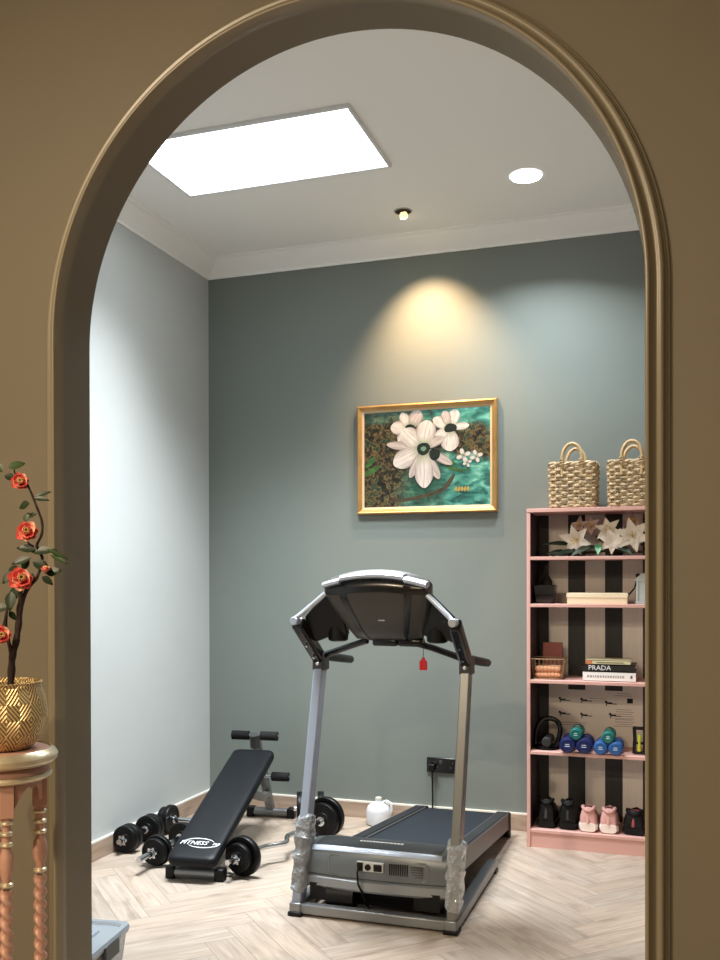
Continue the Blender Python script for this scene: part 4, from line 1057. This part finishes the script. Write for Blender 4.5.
def paint_mat():
    m = bpy.data.materials.new('painted_canvas'); m.use_nodes = True; nt = m.node_tree; b = nt.nodes['Principled BSDF']; N = nt.nodes.new; Lk = nt.links.new
    tc = N('ShaderNodeTexCoord'); sp = N('ShaderNodeSeparateXYZ'); Lk(tc.outputs['Object'], sp.inputs[0])
    def math_(op, a, bb=None, cc=None):
        n = N('ShaderNodeMath'); n.operation = op
        for i, v in enumerate((a, bb, cc)):
            if v is None: continue
            if isinstance(v, (int, float)): n.inputs[i].default_value = v
            else: Lk(v, n.inputs[i])
        return n.outputs[0]
    def noise(scale, det=4, sc=(1, 1, 1), dist=0.):
        mp = N('ShaderNodeMapping'); mp.inputs['Scale'].default_value = sc; Lk(tc.outputs['Object'], mp.inputs[0])
        n = N('ShaderNodeTexNoise'); n.inputs['Scale'].default_value = scale; n.inputs['Detail'].default_value = det; n.inputs['Distortion'].default_value = dist
        Lk(mp.outputs[0], n.inputs['Vector']); return n.outputs['Fac']
    def ramp(f, *st):
        r = N('ShaderNodeValToRGB'); e = r.color_ramp.elements
        while len(e) < len(st): e.new(.5)
        for q, (p, c) in zip(e, st): q.position = p; q.color = lin(c)+(1,)
        Lk(f, r.inputs[0]); return r.outputs[0]
    def mix(f, a, c):
        n = N('ShaderNodeMix'); n.data_type = 'RGBA'; Lk(f, n.inputs[0]); Lk(a, n.inputs[6]); Lk(c, n.inputs[7]); return n.outputs[2]
    x, zc = sp.outputs[0], sp.outputs[2]
    dark = ramp(noise(38, 6, (1, 1, 1), .6), (.32, (10, 14, 12)), (.43, (28, 32, 22)), (.50, (62, 46, 28)), (.55, (112, 92, 54)), (.58, (44, 60, 36)), (.70, (16, 42, 36)))
    teal = ramp(noise(13, 6, (1, 1, 2.2), .6), (.30, (14, 58, 56)), (.46, (42, 108, 98)), (.6, (84, 152, 136)), (.72, (142, 188, 168)))
    green = ramp(noise(20, 5, (1, 1, 1), .6), (.35, (10, 34, 28)), (.58, (24, 72, 54)), (.72, (58, 110, 66)))
    w = noise(4.5, 3)
    # right lower field and upper edge are teal, band of scrub across the upper right, left is dark
    fx = math_('ADD', math_('MULTIPLY', x, 6.), math_('MULTIPLY', math_('SUBTRACT', w, .5), 3.))
    mr = N('ShaderNodeMapRange'); mr.inputs[1].default_value = -.5; mr.inputs[2].default_value = 1.1; Lk(math_('SUBTRACT', fx, math_('MULTIPLY', zc, 2.2)), mr.inputs[0])
    band = N('ShaderNodeMapRange'); band.inputs[1].default_value = .045; band.inputs[2].default_value = .085; Lk(math_('ABSOLUTE', math_('SUBTRACT', math_('ADD', zc, math_('MULTIPLY', math_('SUBTRACT', w, .5), .25)), .085)), band.inputs[0])
    upr = N('ShaderNodeMapRange'); upr.inputs[1].default_value = .16; upr.inputs[2].default_value = .21; Lk(math_('ADD', zc, math_('MULTIPLY', math_('SUBTRACT', w, .5), .35)), upr.inputs[0])
    upx = N('ShaderNodeMapRange'); upx.inputs[1].default_value = -.12; upx.inputs[2].default_value = .12; upx.inputs[3].default_value = .25; upx.inputs[4].default_value = 1.; Lk(x, upx.inputs[0])
    tealmask = math_('MAXIMUM', math_('MULTIPLY', mr.outputs[0], band.outputs[0]), math_('MULTIPLY', upr.outputs[0], upx.outputs[0]))
    gm = N('ShaderNodeMapRange'); gm.inputs[1].default_value = .05; gm.inputs[2].default_value = .16; gm.inputs[3].default_value = 1; gm.inputs[4].default_value = 0
    Lk(math_('SQRT', math_('ADD', math_('POWER', math_('ADD', x, -.0), 2.), math_('POWER', math_('ADD', zc, .14), 2.))), gm.inputs[0])
    c = mix(tealmask, dark, teal); c = mix(math_('MULTIPLY', gm.outputs[0], .8), c, green)
    Lk(c, b.inputs['Base Color']); b.inputs['Roughness'].default_value = .35
    bp = N('ShaderNodeBump'); bp.inputs['Strength'].default_value = .4; bp.inputs['Distance'].default_value = .003; Lk(noise(50, 4, (1, 1, 2)), bp.inputs['Height']); Lk(bp.outputs[0], b.inputs['Normal'])
    return m
cx0, cx1, cz0, cz1 = PX0+.037, PX1-.037, PZ0+.037, PZ1-.037
pcx, pcz = (PX0+PX1)/2, (PZ0+PZ1)/2
canvas = obj('canvas', bx(BM(), cx0, cx1, YB-.014, YB-.004, cz0, cz1), paint_mat(), pic)
KX, KZ = (cx1-cx0)/605., (cz1-cz0)/448.
def cp(px, py, lift=0.): return Vector((cx0+(px-50)*KX, YB-.0142-lift, cz1-(py-92)*KZ))
lay = [0]
def blob(pts, m, name='painted_petal', uvf=None):
    """flat brush shape on the canvas, smoothed outline"""
    lay[0] += 1; lift = .00012*lay[0]
    n = len(pts); out = []
    for i in range(n):
        p0, p1, p2, p3 = [Vector(pts[(i+k) % n]) for k in (-1, 0, 1, 2)]
        for s_ in (0, .25, .5, .75):
            q = .5*((2*p1)+(p2-p0)*s_+(2*p0-5*p1+4*p2-p3)*s_**2+(3*p1-p0-3*p2+p3)*s_**3); out.append(q)
    bm = BM(); f = bm.faces.new([bm.verts.new(cp(q.x, q.y, lift)) for q in out])
    if uvf:
        uvl = bm.loops.layers.uv.new('UVMap')
        for lp, q in zip(f.loops, out): lp[uvl].uv = uvf(q)
        f.normal_update()
    r = bmesh.ops.extrude_face_region(bm, geom=[f]); bmesh.ops.translate(bm, verts=[v for v in r['geom'] if isinstance(v, bmesh.types.BMVert)], vec=(0, .0004, 0))
    return obj(name, bm, m, canvas, smooth=False)
def petal_paint(name, base, edge, heart):
    m = bpy.data.materials.new(name); m.use_nodes = True; nt = m.node_tree; b = nt.nodes['Principled BSDF']; N = nt.nodes.new; Lk = nt.links.new
    uv = N('ShaderNodeUVMap'); sp = N('ShaderNodeSeparateXYZ'); Lk(uv.outputs[0], sp.inputs[0])
    mp = N('ShaderNodeMapping'); mp.inputs['Scale'].default_value = (1.2, 5, 1); Lk(uv.outputs[0], mp.inputs[0])
    oi = N('ShaderNodeObjectInfo'); 
    n = N('ShaderNodeTexNoise'); n.noise_dimensions = '4D'; n.inputs['Scale'].default_value = 1.6; n.inputs['Detail'].default_value = 4; Lk(mp.outputs[0], n.inputs['Vector']); Lk(oi.outputs['Random'], n.inputs['W'])
    ab = N('ShaderNodeMath'); ab.operation = 'ABSOLUTE'; Lk(sp.outputs[1], ab.inputs[0])
    e = N('ShaderNodeMapRange'); e.inputs[1].default_value = .55; e.inputs[2].default_value = 1.05; Lk(ab.outputs[0], e.inputs[0])
    st = N('ShaderNodeMapRange'); st.inputs[1].default_value = .48; st.inputs[2].default_value = .70; st.inputs[4].default_value = .75; Lk(n.outputs['Fac'], st.inputs[0])
    mxm = N('ShaderNodeMath'); mxm.operation = 'MAXIMUM'; Lk(e.outputs[0], mxm.inputs[0]); Lk(st.outputs[0], mxm.inputs[1])
    m1 = N('ShaderNodeMix'); m1.data_type = 'RGBA'; m1.inputs[6].default_value = lin(base)+(1,); m1.inputs[7].default_value = lin(edge)+(1,); Lk(mxm.outputs[0], m1.inputs[0])
    h = N('ShaderNodeMapRange'); h.inputs[1].default_value = .45; h.inputs[2].default_value = .15; Lk(sp.outputs[0], h.inputs[0])
    m2 = N('ShaderNodeMix'); m2.data_type = 'RGBA'; m2.inputs[7].default_value = lin(heart)+(1,); Lk(m1.outputs[2], m2.inputs[6]); Lk(h.outputs[0], m2.inputs[0])
    Lk(m2.outputs[2], b.inputs['Base Color']); b.inputs['Roughness'].default_value = .5
    return m
M_pw = petal_paint('oil_white', (196, 190, 184), (128, 118, 116), (134, 140, 118)); M_pg = petal_paint('oil_warm_white', (176, 166, 160), (104, 94, 92), (112, 116, 96))
M_pd = mat('oil_dark_green', (16, 28, 24), .4, var=.5, vscale=60); M_pl = mat('oil_leaf_green', (52, 86, 42), .4, var=.4, vscale=30); M_pb = mat('oil_branch_brown', (62, 54, 38), .45, var=.3, vscale=40)
def pet(cx, cy, ang, ln, wd, m, r0=8):
    a = math.radians(ang); d = Vector((math.cos(a), -math.sin(a))); nrm = Vector((d.y, -d.x)); c = Vector((cx, cy))
    blob([c+d*r0*.3, c+d*ln*.35+nrm*wd*.42, c+d*ln*.72+nrm*wd*.5, c+d*ln*.97+nrm*wd*.16, c+d*ln*.97-nrm*wd*.16, c+d*ln*.72-nrm*wd*.5, c+d*ln*.35-nrm*wd*.42], m, uvf=lambda q: ((q-c).dot(d)/ln, (q-c).dot(nrm)/(wd*.5)))
# branch, leaves
blob([(180, 505), (260, 498), (340, 484), (400, 468), (440, 445), (470, 405), (490, 395), (480, 425), (450, 462), (410, 482), (340, 500), (260, 514), (180, 520)], M_pb, 'painted_branch')
for c in ([(55, 372), (90, 350), (130, 345), (105, 372), (60, 392)], [(58, 340), (80, 310), (105, 300), (95, 330), (65, 352)], [(440, 350), (480, 360), (520, 372), (560, 370), (520, 385), (470, 375)], [(440, 325), (480, 335), (500, 352), (460, 350)]):
    blob(c, M_pl, 'painted_leaf')
# upper left, upper right and small flowers first, big flower last
for a, l, w_ in ((175, 95, 62), (120, 85, 46), (60, 92, 66), (300, 75, 60), (235, 88, 62)): pet(277, 175, a, l, w_, M_pw if a != 60 else M_pg)
blob([(255, 165), (275, 156), (298, 165), (296, 186), (258, 188)], M_pd, 'painted_center')
for a, l, w_ in ((150, 92, 50), (70, 88, 56), (110, 84, 44), (5, 90, 34), (270, 108, 84), (215, 85, 50)): pet(467, 182, a, l, w_, M_pw if a != 110 else M_pg)
blob([(442, 178), (465, 162), (496, 172), (494, 196), (448, 202)], M_pd, 'painted_center')
for cx_, cy_, s_ in ((530, 312, 34), (590, 318, 30), (548, 345, 22)):
    for a in (20, 110, 200, 290): pet(cx_, cy_, a, s_, s_*.6, M_pw)
for a, l, w_, m in ((172, 178, 40, M_pg), (25, 110, 44, M_pg), (140, 135, 88, M_pw), (80, 130, 92, M_pw), (207, 160, 88, M_pw), (330, 160, 40, M_pg), (245, 150, 40, M_pg), (298, 165, 44, M_pg), (272, 185, 86, M_pw)): pet(340, 270, a, l, w_, m)
blob([(312, 262), (330, 248), (360, 248), (374, 268), (362, 294), (338, 304), (316, 290)], M_pd, 'painted_center')
blob([(372, 285), (395, 276), (420, 286), (416, 318), (390, 330), (372, 312)], M_pd, 'painted_center')
blob([(330, 268), (345, 262), (356, 272), (345, 284), (332, 280)], mat('oil_pale_green', (96, 128, 104), .4), 'painted_center')
# small gold flecks where the picture carries a scrawl
for i in range(5): blob([(490+14*i, 462+(i % 2)*8), (497+14*i, 452), (502+14*i, 466), (495+14*i, 476)], mat('oil_gold', (166, 140, 70), .4) if i == 0 else bpy.data.materials['oil_gold'], 'painted_fleck')

# ------------------------------------------------------------------ flower stand, pot and branch in the hall
SCX, SCY = -1.470, 1.775
ST = thing('plant_stand', 'round copper-pink plant stand with twisted legs and gold edges left of the arch', 'plant stand', (SCX, SCY, 0), .3265+math.radians(27))
M_cop = mat('copper_pink_paint', (188, 146, 128), .42, .1, var=.10, vscale=12)
M_edge = mat('brushed_gold_edge', (216, 204, 176), .32, .7, var=.15, vscale=20)
ZTOP = .914
bm = lathe(BM(), [(0, ZTOP-.026), (.098, ZTOP-.026), (.104, ZTOP-.024), (.109, ZTOP-.004), (.100, ZTOP), (.0, ZTOP)], 56); top = obj('top', bm, M_cop, ST, local=True)
bm = lathe(BM(), [(.103, ZTOP-.034), (.114, ZTOP-.032), (.122, ZTOP-.024), (.1235, ZTOP-.014), (.118, ZTOP-.005), (.108, ZTOP+.001), (.105, ZTOP-.003)], 56); obj('gold_edge', bm, M_edge, top, local=True)
bm = lathe(BM(), [(.070, .850), (.098, .850), (.104, .856), (.104, .870), (.098, .880), (.102, .892), (.104, ZTOP-.028), (.07, ZTOP-.028)], 48); ap = obj('apron_ring', bm, M_cop, ST, local=True)
bm = lathe(BM(), [(.101, .846), (.109, .850), (.111, .856), (.108, .861), (.102, .862)], 48); obj('gold_bead', bm, M_edge, ap, local=True)
# scalloped apron boards between the legs
for k in range(4):
    a0 = k*PI/2+.20; a1 = (k+1)*PI/2-.20; n = 16; bm = BM(); rings = []
    for i in range(n+1):
        f = i/n; a = a0+(a1-a0)*f; dz = .012+.050*max(0, math.cos(2*PI*f))**.6*0 + .048*abs(2*f-1)**2.2 + (.010 if .42 < f < .58 else 0)
        c, s_ = math.cos(a), math.sin(a)
        rings.append([(c*.080, s_*.080, .852-dz), (c*.088, s_*.088, .852-dz), (c*.088, s_*.088, .852), (c*.080, s_*.080, .852)])
    loft(bm, rings); obj('scalloped_apron', bm, M_cop, ST, local=True)
def stand_leg(a):
    cx_, cy_ = .083*math.cos(a), .083*math.sin(a)
    bm = BM(); box(bm, (cx_, cy_, .812), (.030, .030, .078), Matrix.Rotation(a, 3, 'Z')); 
    lathe(bm, [(.010, .778), (.0125, .772), (.0125, .768), (.010, .760), (.0095, .745), (.010, .722), (.0105, .700), (.0145, .690), (.0168, .672), (.0155, .655), (.0115, .640), (.010, .632), (.010, .618)][::-1], 18, (cx_, cy_, 0))
    lg = obj('leg', bm, M_cop, ST, local=True, bevel=.0015)
    # rope twist below
    bm = BM(); rings = []; nz, ng = 220, 24
    for i in range(nz+1):
        z_ = .045+(.612-.045)*i/nz; tw = z_*2*PI/.030; R0 = .0122
        rings.append([(cx_+(R0+.0034*math.cos(2*(2*PI*k/ng)+tw))*math.cos(2*PI*k/ng), cy_+(R0+.0034*math.cos(2*(2*PI*k/ng)+tw))*math.sin(2*PI*k/ng), z_) for k in range(ng)])
    loft(bm, rings); obj('twisted_shaft', bm, M_cop, lg, local=True, ang=70)
    for zz_ in (.762, .738, .714, .624): obj('gold_ring', lathe(BM(), [(.0105, -.006), (.0148, -.003), (.0158, 0), (.0148, .003), (.0105, .006)], 18, (cx_, cy_, zz_)), M_edge, lg, local=True)
    bm = lathe(BM(), [(.012, 0), (.019, .004), (.021, .018), (.015, .032), (.018, .040), (.013, .046)], 18, (cx_, cy_, 0)); obj('foot', bm, M_cop, lg, local=True)
for k in range(4): stand_leg(k*PI/2)
bm = lathe(BM(), [(.0, .22), (.082, .22), (.090, .226), (.090, .236), (.082, .242), (0, .242)], 40); obj('lower_tier', bm, M_cop, ST, local=True)

def pot_mat():
    m = bpy.data.materials.new('hammered_brass'); m.use_nodes = True; nt = m.node_tree; b = nt.nodes['Principled BSDF']; N = nt.nodes.new; Lk = nt.links.new
    b.inputs['Metallic'].default_value = .65; b.inputs['Roughness'].default_value = .38
    tc = N('ShaderNodeTexCoord'); sp = N('ShaderNodeSeparateXYZ'); Lk(tc.outputs['Object'], sp.inputs[0])
    def M(op, a, bb=None):
        n = N('ShaderNodeMath'); n.operation = op
        for i, v in enumerate((a, bb)):
            if v is None: continue
            if isinstance(v, (int, float)): n.inputs[i].default_value = v
            else: Lk(v, n.inputs[i])
        return n.outputs[0]
    ang = M('ADD', M('MULTIPLY', M('ARCTAN2', sp.outputs[1], sp.outputs[0]), 1.751), .35)     # 11 cells round
    v = M('MULTIPLY', sp.outputs[2], 14.)
    fu = M('ABSOLUTE', M('SUBTRACT', M('FRACT', ang), .5)); fv = M('ABSOLUTE', M('SUBTRACT', M('FRACT', v), .5))
    d = M('ADD', fu, fv)
    s_ = M('ADD', M('MULTIPLY', M('SINE', M('MULTIPLY', d, 40.)), .5), .5)
    r = N('ShaderNodeValToRGB'); r.color_ramp.elements[0].position = .2; r.color_ramp.elements[0].color = lin((168, 134, 84))+(1,); r.color_ramp.elements[1].position = .75; r.color_ramp.elements[1].color = lin((246, 222, 168))+(1,)
    Lk(s_, r.inputs[0]); Lk(r.outputs[0], b.inputs['Base Color'])
    bp = N('ShaderNodeBump'); bp.inputs['Strength'].default_value = .8; bp.inputs['Distance'].default_value = .004
    Lk(s_, bp.inputs['Height']); Lk(bp.outputs[0], b.inputs['Normal'])
    return m
PT = thing('brass_pot', 'round embossed gold pot standing on the copper-pink plant stand', 'pot', (SCX, SCY, ZTOP+.0015))
bm = lathe(BM(), [(.0, 0), (.064, 0), (.070, .004), (.090, .030), (.100, .065), (.101, .085), (.097, .112), (.088, .138), (.086, .146), (.0885, .150), (.090, .152), (.086, .153), (.082, .148), (.082, .13), (0, .125)], 56); obj('body', bm, pot_mat(), PT, local=True, ang=60)
bm = lathe(BM(), [(0, .126), (.081, .126), (.078, .132), (0, .136)], 32); obj('soil', bm, mat('dark_soil', (40, 32, 26), .95, bump=1, bscale=60), PT, local=True)

# flowering branch; px coordinates are turned into points round the pot's own distance
RX, RY = Vector((.947, .321, 0)), Vector((-.321, .947, 0))
def bp_(px, py, dep=0.):
    k = 2.15/939.
    base = Vector((SCX, SCY, 0)) + RX*((px-0)*k) + RY*dep
    base.z = 1.3-(py-578.6)*k
    return base
FB = thing('quince_branch', 'dark flowering branch with coral blossoms growing out of the gold pot', 'flowers', bp_(8, 690))
M_bark = mat('dark_bark', (44, 28, 24), .75, bump=.8, bscale=70)
def br(pts, r0, r1, n=4):
    P = [bp_(*p) for p in pts]; out = []
    for i in range(len(P)-1):
        p0 = P[max(i-1, 0)]; p1 = P[i]; p2 = P[i+1]; p3 = P[min(i+2, len(P)-1)]
        for k in range(n):
            s_ = k/n; out.append(.5*((2*p1)+(p2-p0)*s_+(2*p0-5*p1+4*p2-p3)*s_**2+(3*p1-p0-3*p2+p3)*s_**3))
    out.append(P[-1]); m_ = len(out)
    rs = [(r0+(r1-r0)*i/(m_-1))*(1+.12*math.sin(i*1.7)) for i in range(m_)]
    return tube(BM(), out, rs, 10)
obj('trunk', br([(8, 700, 0), (10, 672, 0), (12, 655, -.005), (15, 640, 0), (17, 622, .004), (19, 605, 0), (21, 598, 0)], .0085, .0066), M_bark, FB)
for pts, r0, r1 in (([(20, 604, 0), (21, 590, -.01), (23, 578, -.02)], .006, .004), ([(19, 606, 0), (26, 588, .0), (34, 578, .004), (38, 568, .01)], .006, .003), ([(38, 568, .01), (40, 556, .01), (36, 545, .0), (41, 533, 0), (41, 520, .002), (36, 505, 0), (31, 492, 0), (27, 482, -.005)], .0034, .0024),
                    ([(11, 655, .0), (8, 635, -.01), (7, 618, -.015), (9, 602, -.01)], .005, .003), ([(38, 566, .01), (44, 560, .0), (46, 572, -.01)], .002, .0015), ([(33, 545, 0), (27, 540, -.005), (27, 532, -.01)], .002, .0018), ([(26, 482, 0), (14, 474, .01), (10, 462, .02)], .002, .0012), ([(9, 604, -.01), (6, 632, -.04)], .002, .0015)):
    obj('twig', br(pts, r0, r1), M_bark, FB)
M_cor = mat('coral_petal', (220, 92, 86), .55, var=.2, vscale=40); M_corl = mat('pale_coral_petal', (240, 176, 148), .55, var=.25, vscale=60); M_yel = mat('yellow_centre', (208, 170, 90), .6)
CAMV = Vector((.62, -.77, .05))
def blossom(px, py, dep, size, face, seedk, rows=3):
    rr = random.Random(seedk); c = bp_(px, py, dep); f = Vector(face).normalized()
    x = f.cross(Vector((0, 0, 1))).normalized(); y = x.cross(f)
    bm = BM(); bm2 = BM()
    for ring in range(rows):
        for k in range(5+ring):
            an = 2*PI*k/(5+ring)+ring*.6+rr.uniform(-.15, .15)
            opn = .25+.42*ring
            d = (x*math.cos(an)+y*math.sin(an))*opn + f*(1.0-.42*ring)
            petal(bm if (k+ring) % 3 else bm2, c - f*size*.35 + (x*math.cos(an)+y*math.sin(an))*size*.18, d, f if ring else -(x*math.cos(an)+y*math.sin(an)), size*rr.uniform(.85, 1.05), size*1.0, curl=.10, cup=.4, tip=.9, rnd=.5)
    ball(bm, c - f*size*.3, (size*.34,)*3, 10)
    b = obj('blossom', bm, M_cor, FB, ang=80); b['label'] = 'coral red blossom'
    obj('inner_petal', bm2, M_corl, b, ang=80)
    bm = BM()
    for k in range(8):
        an = 2*PI*k/8; d = f+(x*math.cos(an)+y*math.sin(an))*.35; tube(bm, [c-f*size*.1, c+d*size*.55], .0009, 5); ball(bm, c+d*size*.57, (.0018,)*3, 6)
    obj('stamen', bm, M_yel, b)
blossom(21, 480, -.01, .019, (.6, -.7, .1), 1); blossom(28, 530, -.012, .0225, (.5, -.8, .2), 2); blossom(24.5, 577, -.03, .0245, (.7, -.7, .25), 3); blossom(7, 632, -.045, .021, (.7, -.6, .1), 4)
blossom(46, 568, -.01, .012, (.3, -.4, .9), 5, 2)
M_lf = mat('camellia_leaf', (52, 74, 36), .4, var=.2, vscale=40); M_lf2 = mat('camellia_leaf_dark', (34, 50, 28), .42)
k_ = 2.15/939.
for px, py, dx, dy, l, w_, m, dep in ((8, 466, 10, -4, 15, 8, M_lf, 0), (2, 470, -6, -6, 12, 8, M_lf, 0), (4, 474, 9, 2, 11, 7, M_lf2, .0), (35, 495, 12, -5, 14, 4, M_lf2, 0), (35, 497, 12, 1, 14, 4, M_lf2, -.01), (30, 502, -9, 3, 12, 8, M_lf2, -.01), (36, 512, -10, 3, 12, 4, M_lf2, 0),
                                     (35, 548, -14, -2, 17, 8, M_lf2, 0), (30, 550, 20, -2, 24, 8, M_lf2, 0), (48, 548, 16, 7, 20, 3.5, M_lf, -.01), (50, 553, 15, 7, 18, 3.5, M_lf, -.005), (30, 556, -16, 5, 18, 7, M_lf2, 0), (26, 556, -6, 10, 14, 8, M_lf2, .01), (32, 560, 14, 6, 18, 9, M_lf2, 0),
                                     (44, 572, 12, -3, 14, 9, M_lf2, .01), (40, 575, 8, 6, 12, 6, M_lf2, .01), (18, 566, -12, 6, 15, 9, M_lf2, 0), (12, 570, -8, 10, 14, 8, M_lf2, 0), (16, 584, -4, 14, 17, 8, M_lf2, 0), (12, 590, 0, 14, 18, 9, M_lf2, -.01), (8, 606, -10, 0, 14, 8, M_lf2, -.01), (32, 572, -4, 12, 12, 6, M_lf2, 0), (8, 610, 6, 8, 10, 5, M_lf, 0), (24, 520, 4, -10, 9, 5, M_lf, 0)):
    d = RX*dx + Vector((0, 0, -dy)) + RY*R_.uniform(-5, 3)
    obj('leaf', petal(BM(), bp_(px, py, dep), d, Vector((.4, -.8, .5)), l*k_*1.1, w_*k_*1.15, curl=-.12, cup=.2, tip=.8), m, FB, ang=80)

for m_ in bpy.data.materials:
    if m_.name in ('black_rubber', 'black_iron_plate', 'black_vinyl', 'black_shoe_mesh', 'black_shoe_sole', 'console_shell', 'running_belt', 'black_foam', 'rail_tread'):
        m_.node_tree.nodes['Principled BSDF'].inputs['Specular IOR Level'].default_value = .28

# ------------------------------------------------------------------ camera
CY, CP, CR, FPX, PCY = .3265, -.0067, .0021, 939.06, 585.69
def cam_dir(v):
    x, y, z = v                       # right, forward, up
    c, s_ = math.cos(CR), math.sin(CR); x, z = c*x+s_*z, -s_*x+c*z
    c, s_ = math.cos(CP), math.sin(CP); y, z = c*y-s_*z, s_*y+c*z
    c, s_ = math.cos(CY), math.sin(CY); x, y = c*x-s_*y, s_*x+c*y
    return Vector((x, y, z))
rx, fw_, up_ = cam_dir((1, 0, 0)), cam_dir((0, 1, 0)), cam_dir((0, 0, 1))
cd = bpy.data.cameras.new('camera'); co = bpy.data.objects.new('camera', cd); COL.objects.link(co)
m4 = Matrix((rx, up_, -fw_)).transposed().to_4x4(); m4.translation = (0, 0, 1.3); co.matrix_world = m4
cd.sensor_width = 36; cd.lens = FPX/960*36; cd.shift_y = (PCY-480)/960; cd.clip_start = .05
S.camera = co

S.view_settings.view_transform = 'Standard'; S.view_settings.look = 'None'; S.view_settings.gamma = 1; S.view_settings.exposure = 0; S.view_settings.use_curve_mapping = False
S.cycles.use_denoising = True; S.cycles.caustics_reflective = False; S.cycles.caustics_refractive = False
S.cycles.max_bounces = 10; S.cycles.diffuse_bounces = 6; S.cycles.sample_clamp_indirect = 6
